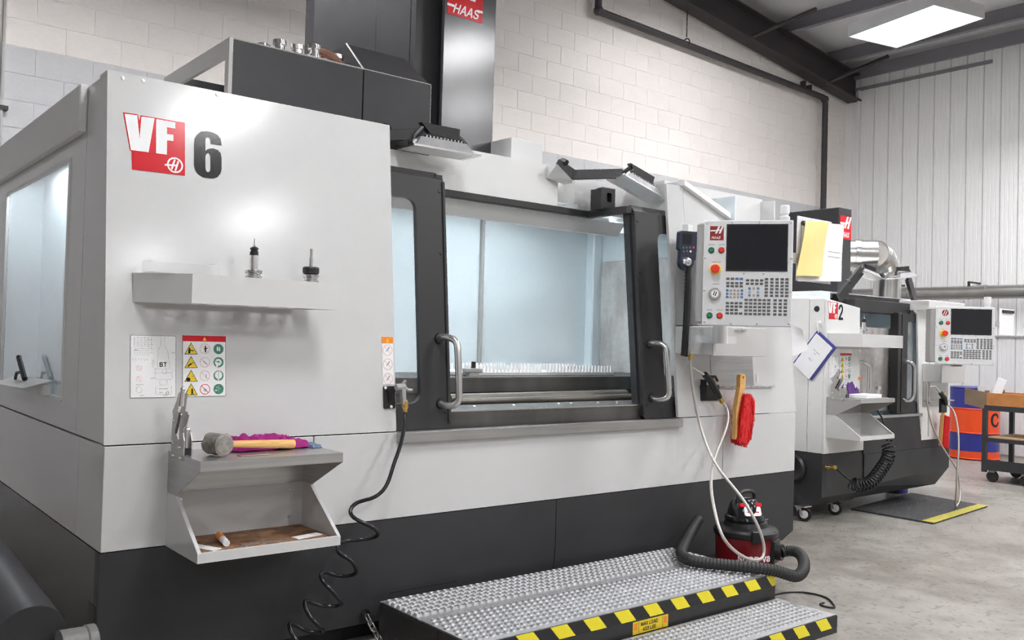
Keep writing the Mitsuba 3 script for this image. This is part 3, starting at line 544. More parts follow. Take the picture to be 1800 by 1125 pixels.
def holder_label(parent, x0, x1, z0, z1, y=-0.001, ln=True):
    L = decal(parent, 'diagram_label', sg.box(x0, z0, x1, z1), WVINYL, y, 0.0008, ln, label='white label with a drawing of a tool holder'); y2 = y-0.0008; W, H = x1-x0, z1-z0
    q = lambda a, b: (x0+a*W, z1-b*H)
    P = lambda pts, w=.006: seg([q(*p) for p in pts], w*H*0.6)
    ink = [P([(.66, .03), (.66, .16), (.60, .24), (.58, .54), (.53, .54), (.53, .60), (.92, .60)]), P([(.75, .03), (.75, .16), (.81, .24), (.87, .54), (.92, .54), (.92, .60)]), P([(.53, .60), (.55, .64), (.53, .68), (.58, .71), (.9, .71), (.93, .68), (.90, .64), (.92, .60)]), P([(.64, .71), (.64, .80), (.80, .80), (.80, .71)]), P([(.53, .54), (.92, .54)]), P([(.70, .54), (.70, .62), (.78, .62), (.78, .54)]), P([(.55, .82), (.55, .95), (.9, .95), (.9, .82)])]
    rs = np.random.RandomState(5)
    for i in range(9): ink.append(P([(.06, .04+.035*i), (.40+.1*(i % 2), .04+.035*i)]))
    for i in range(6): ink.append(P([(.08+.075*i, .03), (.08+.075*i, .16+.03*(i % 3))]))
    for i in range(6): ink.append(P([(.04+.06*i, .37), (.07+.06*i, .405)], .011))
    for i in range(5): ink.append(P([(.46, .4+.025*i), (.52, .4+.025*i)], .008))
    for k, (a, b) in enumerate(((.44, .69), (.12, .79), (.2, .79), (.62, .86), (.72, .86), (.62, .92), (.72, .97), (.2, .96), (.08, .24), (.9, .28))): ink.append(P([(a, b), (a+.09, b)], .014))
    ink.append(circ(*q(.81, .93), .028*H).difference(circ(*q(.81, .93), .018*H))); ink.append(circ(*q(.19, .87), .05*H).difference(circ(*q(.19, .87), .045*H)))
    decal(L, 'line_drawing', unary_union(ink), GREYINK, y2, 0.0003, ln)
    for b in (.525, .70):
        r = .046*H; c = q(.19, b)
        decal(L, 'prohibition_ring', unary_union([circ(*c, r).difference(circ(*c, r*.85)), seg([(c[0]-.6*r, c[1]+.6*r), (c[0]+.6*r, c[1]-.6*r)], r*.18)]), PINKINK, y2, 0.0003, ln)
    tm = frame(text('BT', 0.085*H*0.85, depth=0.0004), (q(.62, .505)[0], y2, q(.62, .505)[1]), (1, 0, 0), (0, 0, 1))
    obj('lettering', lean(tm) if ln else tm, INK, L, smooth=False)
    decal(L, 'label_border', sg.box(x0, z0, x1, z1).difference(sg.box(x0+W*.012, z0+W*.012, x1-W*.012, z1-W*.012)), GREYINK, y2, 0.0003, ln)
holder_label(M1, 0.089, 0.257, 1.095, 1.328)
L = decal(M1, 'caution_strip', sg.box(1.165, 1.135, 1.222, 1.346), WVINYL, label='narrow caution label with orange head'); 
decal(L, 'orange_head', sg.box(1.165, 1.318, 1.222, 1.346), ORANGE, -0.0022); decal(L, 'warning_sign', tri(1.193, 1.331, 0.009), YEL, -0.0034, 0.0004)
for i in range(3):
    c = (1.1935, 1.288-0.064*i); r = 0.025
    decal(L, 'prohibition_ring', unary_union([circ(*c, r).difference(circ(*c, r*.88)), seg([(c[0]-.64*r, c[1]+.64*r), (c[0]+.64*r, c[1]-.64*r)], r*.1)]), PINKINK, -0.0022, 0.0004)
    decal(L, 'prohibition_figure', unary_union([seg([(c[0]-.3*r, c[1]-.3*r), (c[0]+.2*r, c[1]+.3*r)], .16*r), circ(c[0]+.25*r, c[1]+.4*r, .14*r)]), GREYINK, -0.0026, 0.0003)
for q in ((0.13, 2.305), (0.42, 2.307), (0.055, 2.30)):
    obj('screw', lean(lathe([(0, .004), (.006, .003), (.008, 0)], (q[0], 0, q[1]), (0, -1, 0), 10)), SATIN, fp)
ab = m1('air_bracket', lean([ext(rrect(1.166, 1.226, 1.028, 1.128, 0.008), 'xz', -0.001, -0.006), hull([(1.18, -.006, 1.12), (1.22, -.006, 1.12), (1.19, -.006, 1.05), (1.205, -.006, 1.05), (1.185, -.03, 1.125), (1.22, -.03, 1.125), (1.2, -.025, 1.07)])]), BLACK, smooth=20)
for q in ((1.176, 1.120), (1.204, 1.036)): obj('screw', lean(lathe([(0, .005), (.006, .004), (.0075, 0)], (q[0], -.006, q[1]), (0, -1, 0), 10)), WVINYL, ab)

# ---------------------------------------------------------------- things fixed to or standing on the large machine
# tool-holder shelf: a bent sheet tray with a row of holes, hung on the front panel
def tool_shelf(o, L, D, H, label, m=None, n=8):
    """o: left rear bottom corner at the panel; L along x, D out of the panel, H lip height"""
    x, y, z = o; t = thing('tool_shelf', label, 'shelf'); c = 0.16
    pl = [(x, y), (x+0.16*L/0.76, y-D), (x+L, y-D), (x+L-0.01, y-D+0.05), (x+L-0.12, y)]
    top = sg.Polygon(pl)
    holes = [circ(x+0.10+(L-0.22)*i/(n-1), y-D*0.47, 0.033) for i in range(n)]
    keep = top.buffer(-0.004)
    top = top.difference(unary_union(holes).intersection(keep))
    obj('top_plate', ext(top, 'xy', z+H-0.003, z+H), SHELFW, t, smooth=False)
    lip = sg.Polygon(pl).difference(sg.Polygon(pl).buffer(-0.003)).difference(sg.box(x-1, y-0.0045, x+L+1, y+1))
    obj('lip', ext(lip, 'xy', z, z+H), SHELFW, t, smooth=20)
    low = sg.Polygon(pl).difference(sg.Polygon(pl).buffer(-0.022))
    obj('bottom_flange', [ext(low, 'xy', z-0.001, z+0.002)], SHELFW, t, smooth=False)
    obj('back_flange', box(x+0.01, x+L-0.14, y-0.003, y+0.012, z-0.02, z+H), SHELFW, t, smooth=False)
    return t
ysh = yl(1.5)
tool_shelf((0.092, ysh, 1.452), 0.765, 0.185, 0.108, 'white bent-metal tool shelf on the large machine, two tool holders on top')
def tool_holder(o, label, kind, group=None, s=1.0):
    t = thing('tool_holder', label, 'tool holder', group); x, y, z = o
    q = lambda prof: [(r*s, h*s) for r, h in prof]
    obj('flange', lathe(q([(0, -.05), (.018, -.05), (.024, 0), (.034, 0), (.034, .010), (.028, .014), (.028, .020), (.034, .024), (.034, .034), (.024, .038), (0, .038)]), o, n=24), CHROME, t)
    if kind == 0:
        obj('collet_body', lathe(q([(0, .036), (.016, .036), (.015, .09), (.0145, .094), (0, .094)]), o, n=20), SATIN, t)
        obj('collet_nut', lathe(q([(0, .094), (.0165, .094), (.0165, .108), (.013, .111), (.013, .115), (.0165, .118), (.0165, .122), (.008, .128), (0, .128)]), o, n=14), BLACK, t, smooth=False)
        obj('cutter', lathe(q([(0, .126), (.004, .126), (.004, .134), (.0018, .137), (.0018, .160), (0, .161)]), o, n=12), GREYM, t)
    else:
        obj('collet_nut', lathe(q([(0, .038), (.030, .038), (.034, .044), (.034, .060), (.031, .066), (0, .066)]), o, n=14), BLACK, t, smooth=False)
        obj('cutter', lathe(q([(0, .066), (.0075, .066), (.0075, .105), (.0055, .108), (.0055, .134), (.0065, .137), (.0055, .142), (0, .142)]), o, n=14), GREYM, t)
    return t
tool_holder((0.523, ysh-0.10, 1.560), 'chrome tool holder with a tall collet and thin cutter on the white shelf', 0)
tool_holder((0.777, ysh-0.085, 1.560), 'short tool holder with a wide black nut at the right end of the shelf', 1)
t = thing('acrylic_box', 'clear shallow plastic box at the left end of the tool shelf', 'box')
bx = sg.box(0.118, ysh-0.135, 0.372, ysh-0.025)
obj('wall', ext(bx.difference(bx.buffer(-0.003)), 'xy', 1.5605, 1.606), ACRYL, t, smooth=False)
obj('bottom', ext(bx, 'xy', 1.5605, 1.563), ACRYL, t, smooth=False)
obj('foil', box(0.16, 0.34, ysh-0.10, ysh-0.06, 1.5635, 1.5725, 0.002), ACRYL, t)

# work tray: stainless top shelf over a white open bin
def work_tray(o, L, D, label, s=1.0, plate=STEEL, bin_=WHITE, board=True):
    x, y, z = o; t = thing('work_tray', label, 'tray'); h = 0.036*s; H1 = 0.155*s
    obj('top_plate', [box(x, x+L, y-D, y, z-0.003, z), box(x, x+L, y-D, y-D+0.003, z-h, z), ], plate, t, smooth=False)
    for i, xx in enumerate((x, x+L-0.003)):
        obj('side_bracket', ext(sg.Polygon([(y, z-0.003), (y-D, z-0.003), (y-D, z-h), (y-0.27*D, z-H1), (y, z-H1)]), 'yz', xx, xx+0.003), plate, t, smooth=False)
    obj('back_plate', box(x, x+L, y-0.003, y, z-H1, z-0.003), plate, t, smooth=False)
    zb = z-0.355*s; zt = z-H1
    for i, xx in enumerate((x, x+L-0.0035)):
        obj('bin_side', [ext(sg.Polygon([(y, zt), (y-0.27*D, zt), (y-D, zb+0.034*s), (y-D, zb), (y, zb)]), 'yz', xx, xx+0.0035), hull([(xx+a, yy, zz) for a in (0, .014) for yy, zz in ((y-0.27*D, zt), (y-0.27*D-.006, zt-.006), (y-D, zb+.034*s), (y-D+.006, zb+.04*s))] if i == 0 else [(xx-.0105+a, yy, zz) for a in (0, .014) for yy, zz in ((y-0.27*D, zt), (y-0.27*D-.006, zt-.006), (y-D, zb+.034*s), (y-D+.006, zb+.04*s))])], bin_, t, smooth=False)
    obj('bin_front', [box(x, x+L, y-D-0.001, y-D+0.004, zb, zb+0.034*s), box(x, x+L, y-D, y-D+0.012, zb+0.031*s, zb+0.035*s)], bin_, t, smooth=False)
    obj('bin_back', box(x+.003, x+L-.003, y-0.004, y-0.001, zb, zt), bin_, t, smooth=False)
    obj('bin_floor', box(x+0.001, x+L-0.001, y-D+0.001, y-0.001, zb+0.0005, zb+0.004), bin_, t, smooth=False)
    if board: obj('liner_board', box(x+0.010, x+L-0.010, y-D+0.016, y-0.006, zb+0.004, zb+0.024), BOARD, t, smooth=False)
    for zz in (zt-0.03, zb+0.06):
        for xx in (x+0.05, x+L-0.06): obj('screw', lathe([(0, .004), (.006, .003), (.008, 0)], (xx, y-0.004, zz), (0, -1, 0), 10), SATIN, t)
    return t
work_tray((0.231, -0.001, 0.895), 0.555, 0.333, 'stainless work shelf over an open white bin, mallet and magenta rag on top')
def tightening_fixture(o, label, s=1.0, group=None):
    """o: foot on the left edge of a work shelf; plates in the y-z plane"""
    x, y, z = o; t = thing('tightening_fixture', label, 'tool fixture', group)
    P = lambda pts: sg.Polygon([(y+a*s, z+b*s) for a, b in pts])
    pl = P([(-.02, -.02), (-.02, .10), (-.03, .145), (-.02, .165), (-.06, .205), (-.085, .245), (-.095, .238), (-.085, .205), (-.075, .17), (-.115, .165), (-.12, .158), (-.10, .12), (-.075, .08), (-.10, .055), (-.125, .085), (-.15, .09), (-.165, .06), (-.165, -.02)])
    obj('side_plate', ext(pl, 'yz', x-0.004*s, x), FIXTM, t, smooth=False)
    obj('side_plate', move(ext(pl, 'yz', x-0.004*s, x), (0.03*s, 0, 0)), FIXTM, t, smooth=False)
    obj('clamp_finger', [tube([(x+.012*s, y-.075*s, z+.19*s), (x+.012*s, y-.085*s, z+.25*s)], 0.010*s, 8), ball((x+.012*s, y-.086*s, z+.258*s), 0.011*s)], SATIN, t)
    obj('guide_pin', [tube([(x+.012*s, y-.15*s, z), (x+.012*s, y-.15*s, z+.10*s)], 0.013*s, 12), ball((x+.012*s, y-.15*s, z+.10*s), 0.014*s)], SATIN, t)
    for a, b in ((-.04, .13), (-.04, .04), (-.12, .03), (-.05, -.01), (-.14, -.01)): obj('bolt', lathe([(0, .006), (.006, .006), (.008, 0)], (x-.004*s, y+a*s, z+b*s), (-1, 0, 0), 12), CHROME, t)
    obj('dark_arc_strip', ext(P([(-.118, .166), (-.105, .166), (-.062, .085), (-.070, .078), (-.098, .118)]), 'yz', x-.006*s, x-.0005), BLACK, t, smooth=False)  # black strip drawn along the dark arc gap of the plates
    obj('block', box(x+.002, x+.028*s, y-.165*s, y-.12*s, z+.002, z+.03*s), BLACK, t, smooth=False)
tightening_fixture((0.231, -0.02, 0.8955), 'upright grey tool tightening fixture on the left end of the stainless shelf', 0.92)
t = thing('mallet', 'worn grey-headed mallet with a wooden handle on the stainless shelf', 'mallet')
hd_ = lathe([(0, -.046), (.034, -.046), (.040, -.040), (.038, -.02), (.040, 0), (.037, .02), (.041, .038), (.034, .045), (0, .045)], n=24)
v = np.array(hd_.vertices); v *= 1+0.12*(meshkit.noise(v*60, 4)[:, None]-0.5); hd_.vertices = v
ax_ = np.array([0.30, -0.95, -0.0]); ax_ /= np.linalg.norm(ax_)
hd_.apply_transform(trimesh.geometry.align_vectors([0, 0, 1], ax_)); hd_.apply_translation((0.335, -0.215, 0.938))
obj('head', hd_, LEAD, t)
hdl = tube([(0.335, -0.215, 0.938), (0.40, -.205, .934), (0.48, -.195, .929), (0.56, -.185, .924), (0.655, -.172, .918)], [.012, .0125, .015, .0165, .0175], 14)
obj('handle', hdl, WOOD, t)
obj('rag', cloth(0.395, 0.735, -0.15, -0.035, 0.897, 0.052, 11), MAGENTA, None, 'crumpled magenta rag behind the mallet handle', 'rag', smooth=True)
obj('rag', cloth(0.738, 0.782, -0.17, -0.05, 0.8965, 0.02, 23, 16, 12), BLUECL, None, 'small blue-grey rag at the right end of the stainless shelf', 'rag', smooth=True)
obj('metal_plate', box(0.40, 0.52, -0.28, -0.235, 0.8962, 0.899, 0.001), SATIN, None, 'thin bright metal plate in front of the mallet handle', 'metal plate')
t = thing('marker', 'marker with an orange cap lying in the white bin', 'marker')
zf = 0.5645
obj('barrel', cyl((0.372, -0.24, zf+.013), (0.385, -0.17, zf+.013), 0.0125, 14), PAPER, t)
obj('cap', cyl((0.385, -0.168, zf+.0135), (0.397, -0.10, zf+.0135), 0.0135, 14), ORANGE, t)
obj('paper_scrap', [rot(box(-.022, .022, -.06, .06, 0, .004), 24, (0, 0, 1)).apply_translation((0.30, -0.22, zf))], WVINYL, None, 'white strip of paper lying at the left of the bin', 'paper', smooth=False)
obj('paper_scrap', [rot(box(-.06, .06, -.02, .02, 0, .004), 12, (0, 0, 1)).apply_translation((0.695, -0.235, zf))], WVINYL, None, 'white strip of paper lying at the right of the bin', 'paper', smooth=False)
for i, (q, a) in enumerate((((0.47, -.25), 10), ((0.55, -.255), -8))):
    w_ = obj('wrench', [rot(cat_([ext(unary_union([seg([(-.035, 0), (.035, 0)], .010), circ(-.04, 0, .012).difference(sg.box(-.06, -.005, -.042, .005)), circ(.04, 0, .012).difference(circ(.04, 0, .006))]), 'xy', 0, .005)]), a, (0, 0, 1)).apply_translation((q[0], q[1], zf))], SATIN, None, 'small steel wrench in the bin, %s' % ('nearer the orange-capped marker' if i == 0 else 'in the middle of the bin front'), 'wrench', smooth=False)

# air gun and coiled hose on the left
def blow_gun(label, P):
    t = thing('air_gun', label, 'air gun')
    for nm, mesh, m in P: obj(nm, mesh, m, t)
    return t
gy = -0.035
blow_gun('grey air blow gun hanging in the black holder beside the left door', [
    ('body', [hull([(1.222+a, gy+b, c) for a, b, c in ((0, -.012, 1.135), (0, .012, 1.135), (.022, -.012, 1.14), (.022, .012, 1.14), (.028, -.012, 1.045), (.028, .012, 1.045), (.012, -.012, 1.05), (.012, .012, 1.05))]), tube([(1.20, gy, 1.125), (1.245, gy, 1.128)], 0.015, 12)], GREYM),
    ('trigger', tube([(1.236, gy, 1.132), (1.262, gy, 1.112), (1.285, gy, 1.112)], [.009, .008, .006], 8), GREYM),
    ('nozzle', tube([(1.235, gy, 1.14), (1.25, gy, 1.155)], 0.006, 8), CHROME),
    ('fitting', cat_([lathe([(0, -.02), (.012, -.02), (.016, -.012), (.016, .012), (.011, .02), (0, .02)], (1.250, gy, 1.048), (.1, 0, -1), 6), lathe([(0, 0), (.010, 0), (.008, .022), (0, .022)], (1.252, gy, 1.03), (.1, 0, -1), 12)]), BRASS)])
H = [(1.253, -.035, 1.015), (1.240, -.05, .95), (1.205, -.07, .857), (1.172, -.08, .789), (1.130, -.09, .702), (1.073, -.08, .657), (1.010, -.05, .634), (.979, -.06, .601), (1.002, -.11, .568), (1.049, -.14, .541), (1.080, -.12, .506), (1.060, -.07, .483), (.975, -.05, .480), (.925, -.07, .475), (.905, -.11, .450), (.935, -.15, .425), (.965, -.15, .376), (.960, -.12, .352), (.905, -.08, .353), (.850, -.08, .372), (.828, -.11, .356), (.855, -.15, .311), (.900, -.15, .251), (.895, -.12, .236), (.826, -.09, .245), (.768, -.09, .268), (.765, -.12, .233), (.800, -.15, .181), (.825, -.14, .150), (.772, -.10, .153), (.705, -.09, .190), (.700, -.12, .160), (.730, -.15, .110), (.76, -.14, .05), (.74, -.12, .012)]
t = thing('coiled_hose', 'black coiled air hose hanging from the brass fitting down to the floor', 'hose')
obj('hose', tube(H, 0.0085, 10, smooth=True, step=0.008), BLACKG, t, smooth=60)
# right-hand gun, its holder plate, brush, pegs
t = thing('air_gun', 'black air gun with a thin steel nozzle beside the red brush', 'air gun')
gy = -0.06
obj('nozzle', tube([(3.138, gy, 1.231), (3.292, gy, 1.172)], [.0065, .009], 10), CHROME, t)
obj('body', [tube([(3.285, gy, 1.178), (3.335, gy, 1.145), (3.39, gy, 1.085), (3.43, gy, 1.04)], [.018, .022, .02, .016], 12), tube([(3.30, gy, 1.165), (3.36, gy-.02, 1.165), (3.385, gy-.015, 1.14)], .008, 8)], BLACK, t)
obj('fitting', cyl((3.425, gy, 1.045), (3.452, gy, 1.012), .014, 8), BRASS, t)
m1('gun_bracket', lean([box(3.335, 3.505, -0.014, -0.002, 1.018, 1.112, 0.002), box(3.335, 3.342, -0.05, -0.01, 1.03, 1.145)]), BLACK, smooth=20)
HS = [(3.456, -.060, 1.010), (3.445, -.110, .945), (3.332, -.170, .833), (3.200, -.220, .732), (3.040, -.320, .598), (2.925, -.440, .478), (2.895, -.520, .362), (2.984, -.545, .275), (3.118, -.550, .222), (3.198, -.550, .230), (3.214, -.540, .297), (3.179, -.500, .430), (3.158, -.420, .542), (3.131, -.300, .667), (3.138, -.200, .797), (3.140, -.130, .965), (3.102, -.115, 1.174), (3.096, -.11, 1.271)]
t = thing('braided_hose', 'pale braided air hose looping from the black air gun down past the vacuum cleaner', 'hose')
obj('hose', tube(HS, 0.0085, 10, smooth=True, step=0.015), HOSEW, t, smooth=60)
obj('end_fitting', lathe([(0, 0), (.012, 0), (.012, .03), (.008, .035), (0, .035)], (3.096, -0.11, 1.262), (0, 0, 1), 10), BRASS, t)
m1('splash_plate', lean([box(3.445, 3.86, -0.006, -0.002, 1.10, 1.29, 0.001)]), STEEL, smooth=20)
pg = m1('peg_rail', lean([box(3.46, 4.05, -0.012, -0.002, 1.088, 1.100)]), GREYM, smooth=False)
for i in range(9): obj('peg', lean(cyl((3.50+i*.065, -0.004, 1.096), (3.50+i*.065, -.05, 1.10), .004, 8)), SATIN, pg)
obj('tool_bit', lathe([(0, 0), (.009, 0), (.007, .035), (.003, .05), (0, .05)], (3.83, -0.03, 1.128), (0, 0, 1), 10), WVINYL, pg)
t = thing('bench_brush', 'red bristle bench brush with a wooden handle hanging from the peg rail', 'brush')
by = -0.085
obj('handle', [ext(unary_union([rrect(3.570, 3.625, 1.085, 1.182, .022), sg.Polygon([(3.574, 1.12), (3.612, 1.12), (3.60, 1.02), (3.575, .80), (3.535, .79), (3.54, .98)])]).difference(circ(3.60, 1.16, .008)), 'xz', by-0.014, by+0.014)], WOOD, t)
rs = np.random.RandomState(2); br = []
core = sg.Polygon([(3.590, 1.045), (3.650, 1.043), (3.680, 1.005), (3.677, .91), (3.650, .80), (3.612, .762), (3.548, .785), (3.565, .91)])
cm = ext(core, 'xz', by-.040, by+.030).subdivide().subdivide().subdivide(); v = np.array(cm.vertices); v += .010*(meshkit.noise(v*95, 3)[:, None]-.5)*np.array([1, 1.5, 1]); cm.vertices = v; br.append(cm)
rim = np.array(core.exterior.segmentize(.006).coords); cc = np.array([3.60, .92])
for q in rim:
    if q[0] < 3.56 and q[1] > .80: continue
    for j in range(5):
        d = (q-cc)/np.linalg.norm(q-cc); y_ = by-.036+.015*j; L_ = .010+.014*rs.rand(); e = np.array([d[0], .12*rs.randn(), d[1]])*L_; p0 = np.array([q[0]-d[0]*.01, y_, q[1]-d[1]*.01])
        br.append(tube([p0, p0+e+np.array([d[0], 0, d[1]])*.01], [.004, .0022], 4))
obj('bristles', cat_(br), BRUSHR, t, kind='stuff', smooth=False)

# control console on its bracket
def console(o, ang, w, h, label, s=1.0, badge_kind=0):
    """o: lower left corner of the face, ang: turn about z of the face (0 faces -y)."""
    t = thing('control_console', label, 'control console')
    ca, sa_ = math.cos(ang), math.sin(ang)
    ex = (ca, sa_, 0); ey = (0, 0, 1)
    fr = lambda m: frame(m, o, ex, ey)          # local: x right, y up, z towards the operator
    def part(name, poly, a, b, m, parent=t, **k): return obj(name, fr(ext(poly, 'xy', a, b)), m, parent, **{'smooth': False, **k})
    U = lambda a, b: (a*w, b*h)
    obj('case', fr(cat_([box(-0.035*s, w*0.96, 0.012, h-0.012, -0.15*s, -0.012, 0.008), ])), GREYM, t)
    obj('face_plate', fr(box(0, w, 0, h, -0.012, 0, 0.004)), PANELFACE, t)
    sc = part('screen', sg.box(*U(.265, .525), *U(.935, .955)), 0.0, 0.003, SCREEN)
    part('screen_rim', sg.box(*U(.258, .518), *U(.942, .962)).difference(sg.box(*U(.272, .532), *U(.928, .948))), 0, 0.004, BLACK, sc)
    for a, b in ((.03, .97), (.32, .978), (.62, .978), (.97, .975), (.985, .64), (.985, .33), (.97, .03), (.62, .025), (.33, .022), (.03, .03), (.02, .64), (.02, .33), (.46, .495), (.68, .495)):
        obj('screw', fr(lathe([(0, .0035), (.004, .003), (.006, 0)], (*U(a, b), 0), (0, 0, 1), 8)), SATIN, t)
    if badge_kind == 0:
        q0, q1 = badge(*[v for v in (U(.07, 0)[0], U(.225, 0)[0], U(0, .81)[1], U(0, .945)[1])])
        bd = part('maker_badge', q0, 0, .001, DKRED); part('slanted_letter', q1, .001, .0016, WVINYL, bd)
        m_ = slant_text('HAAS', 0, 0, .024*h, .10*w); m_.apply_translation((*U(.085, .823), .001)); obj('lettering', fr(m_), WVINYL, bd, smooth=False)
    else:
        c = U(.16, .89); bd = part('maker_badge', circ(*c, .055*w), 0, .001, DKRED); part('slanted_letter', unary_union([seg([(c[0]-.03*w, c[1]-.03*w), (c[0]+.0*w, c[1]+.045*w)], .012*w), seg([(c[0]+.0*w, c[1]-.045*w), (c[0]+.03*w, c[1]+.03*w)], .012*w)]), .001, .0016, WVINYL, bd)
    for a, b, m in ((.09, .715, BTNGRN), (.205, .715, BTNRED), (.085, .095, BTNGRN), (.20, .095, BTNRED)):
        bt = obj('push_button', fr(lathe([(0, .010), (.0095, .010), (.0105, .006), (.0105, 0)], (*U(a, b), 0), (0, 0, 1), 16)), m, t)
        obj('bezel', fr(lathe([(.011, .001), (.0155, .006), (.0165, 0), (.011, 0)], (*U(a, b), 0), (0, 0, 1), 16)), CHROME, bt)
    es = obj('emergency_stop', fr(lathe([(0, .042), (.018, .041), (.0225, .034), (.0205, .026), (.012, .022), (.012, .004), (0, .004)], (*U(.14, .535), 0), (0, 0, 1), 22)), BTNRED, t)
    obj('collar', fr(lathe([(0, .010), (.026, .010), (.0285, 0), (0, 0)], (*U(.14, .535), 0), (0, 0, 1), 22)), BTNYEL, es)
    kn = obj('jog_wheel', fr(lathe([(0, .024), (.024, .024), (.027, .020), (.029, .004), (.0315, .004), (.0315, 0), (0, 0)], (*U(.14, .30), 0), (0, 0, 1), 28)), SATIN, t)
    obj('wheel_mark', fr(lathe([(0, .0008), (.019, .0008), (.0195, 0), (0, 0)], (*U(.14, .30), .024), (0, 0, 1), 24)), WVINYL, kn)
    obj('slanted_letter', fr(ext(unary_union([seg([(.125*w, .285*h), (.14*w, .325*h)], .004), seg([(.145*w, .28*h), (.16*w, .318*h)], .004)]), 'xy', .0248, .0255)), INK, kn, smooth=False)
    caps = [part('button_caption', sg.box(U(a-.04*k, 0)[0], U(0, b)[1], U(a+.04*k, 0)[0], U(0, b)[1]+.003), 0, .0004, GREYINK) for a, b, k in ((.09, .765, 1), (.205, .765, 1), (.15, .60, 1.3), (.15, .39, 1), (.085, .145, .8), (.20, .145, .8))]
    # keypad: every key its own cap
    kw, kh = .026*w*1.45, .0165*h*1.3; cap = {}
    def key(a, b, m=KEYG, f=1.0):
        me = fr(box(a*w-kw*f/2, a*w+kw*f/2, b*h-kh/2, b*h+kh/2, 0, .0025, .0008)); obj('key', me, m, t, smooth=False)
    X1 = [.285, .335, .385, .435]
    for i in range(4): key(X1[i], .445, KEYB if i > 1 else KEYG)
    for r in (.405, .375): [key(a, r) for a in X1]
    for j, r in enumerate((.335, .303, .272)): [key(.28+.041*i, r, KEYB if i == 4 or (i == 0) else KEYW, .75) for i in range(5)]
    for j, r in enumerate((.215, .183, .151, .119)): [key(a, r) for i, a in enumerate(X1) if not (j == 2 and i == 3)]
    for r in (.432, .400): [key(.505+.052*i, r) for i in range(4)]
    for j, r in enumerate((.355, .322, .290)): [key(.53+.047*i, r, KEYB if i != 1 and j != 1 else KEYW, .7) for i in range(3) if not (i == 1 and j == 1)]
    for j in range(6): [key(a, .445-.031*j) for a in (.715, .775, .832, .888, .94)]
    for j in range(5): [key(a, .248-.033*j) for a in (.495, .545, .595, .645, .695, .745, .815, .872, .928)]
    return t, fr
CO = (2.710, -0.50, 1.449); CA = -math.atan2(.8, .6)
con, frc = console(CO, CA, 0.435, 0.533, 'control console with dark screen and keypad beside the right door of the large machine')
t = thing('console_arm', 'white bracket box under the large control console, grey plate on its front', 'bracket')
obj('arm_box', box(3.112, 3.60, -0.25, 0.02, 1.294, 1.452, 0.003), WHITE2, t)
obj('front_plate', box(3.112, 3.605, -0.256, -0.250, 1.290, 1.456, 0.002), PLATE, t)
obj('latch', [box(3.30, 3.40, -0.266, -0.256, 1.436, 1.444), cyl((3.33, -.262, 1.44), (3.33, -.275, 1.44), .008, 10), cyl((3.37, -.262, 1.44), (3.37, -.275, 1.44), .008, 10)], SATIN, t)
obj('swivel', [cyl((3.04, -0.36, 1.36), (3.04, -0.36, 1.462), 0.04, 20), box(3.02, 3.14, -.39, -0.2, 1.36, 1.40)], WHITE2, t)
obj('arm_mount', [box(3.14, 3.30, -0.12, 0.05, 1.46, 2.0, .004)], GREYM, t)
t = thing('signal_beacon', 'white-capped beacon on top of the large control console', 'beacon light')
bc = np.array(frc(trimesh.Trimesh([(0.395, 0.53, -0.06)]*3, [(0, 1, 2)], process=False)).vertices[0])
obj('base', lathe([(0, 0), (.026, 0), (.026, .03), (.018, .036), (.018, .05), (0, .05)], bc-[0, 0, .005], n=18), PANELFACE, t)
obj('cap', lathe([(0, .045), (.021, .045), (.023, .05), (.023, .085), (.019, .09), (0, .09)], bc-[0, 0, .005], n=18), WVINYL, t)
# papers clipped to the right of the console
t = thing('clipboard', 'grey clipboard plate fixed behind the right edge of the large console', 'clipboard')
cbo = (3.60, -0.402, 1.70)
obj('board', box(3.68, 4.04, -0.398, -0.392, 1.74, 2.12, .002), PANELFACE, t)
obj('arm', box(3.05, 3.70, -0.405, -0.385, 1.84, 1.90), GREYM, t)
obj('clip', [box(3.72, 3.955, -0.412, -0.398, 2.065, 2.095, .004), cyl((3.715, -.405, 2.08), (3.96, -.405, 2.088), .010, 10)], BLACK, t)
def sheet_(pts, bend, thick=0.0012):
    """a sheet of paper from 4 corners (tl, tr, br, bl), bulging by bend towards -y"""
    tl, tr, br, bl = [np.array(p, float) for p in pts]; n = 10; V = []
    for i in range(n+1):
        for j in range(n+1):
            u, v = j/n, i/n; p = (tl*(1-u)+tr*u)*(1-v)+(bl*(1-u)+br*u)*v
            p = p + np.array([0, -bend*math.sin(math.pi*u)*(.3+.7*v) - .3*bend*math.sin(5*v+2*u), 0]); V.append(p)
    V = np.array(V); F = []
    for i in range(n):
        for j in range(n):
            a = i*(n+1)+j; F += [(a, a+n+1, a+n+2), (a, a+n+2, a+1)]
    F = np.array(F); N = len(V); E = [i for i in range(n+1)], [(n)*(n+1)+i for i in range(n+1)], [i*(n+1) for i in range(n+1)], [i*(n+1)+n for i in range(n+1)]
    S = []
    for e, fl_ in zip(E, (1, 0, 0, 1)):
        for a, b in zip(e[:-1], e[1:]):
            q = [(a, b, b+N), (a, b+N, a+N)]; S += q if fl_ else [x[::-1] for x in q]
    return trimesh.Trimesh(np.vstack([V, V+[0, thick, 0]]), np.vstack([F, F[:, ::-1]+N, S]), process=False)
t = thing('paper_sheet', 'white sheet of paper hanging behind the yellow envelope on the clipboard', 'paper')
obj('sheet', sheet_([(3.72, -.405, 2.09), (4.16, -.405, 2.115), (4.135, -.410, 1.762), (3.68, -.410, 1.735)], .008), PAPER, t, smooth=True)
obj('printed_line', [box(3.96, 4.10, -.424, -.4235, z, z+.004) for z in (1.93, 1.90)], GREYINK, t, smooth=False)
t = thing('yellow_envelope', 'crinkled yellow envelope hanging from the black clip beside the console', 'envelope')
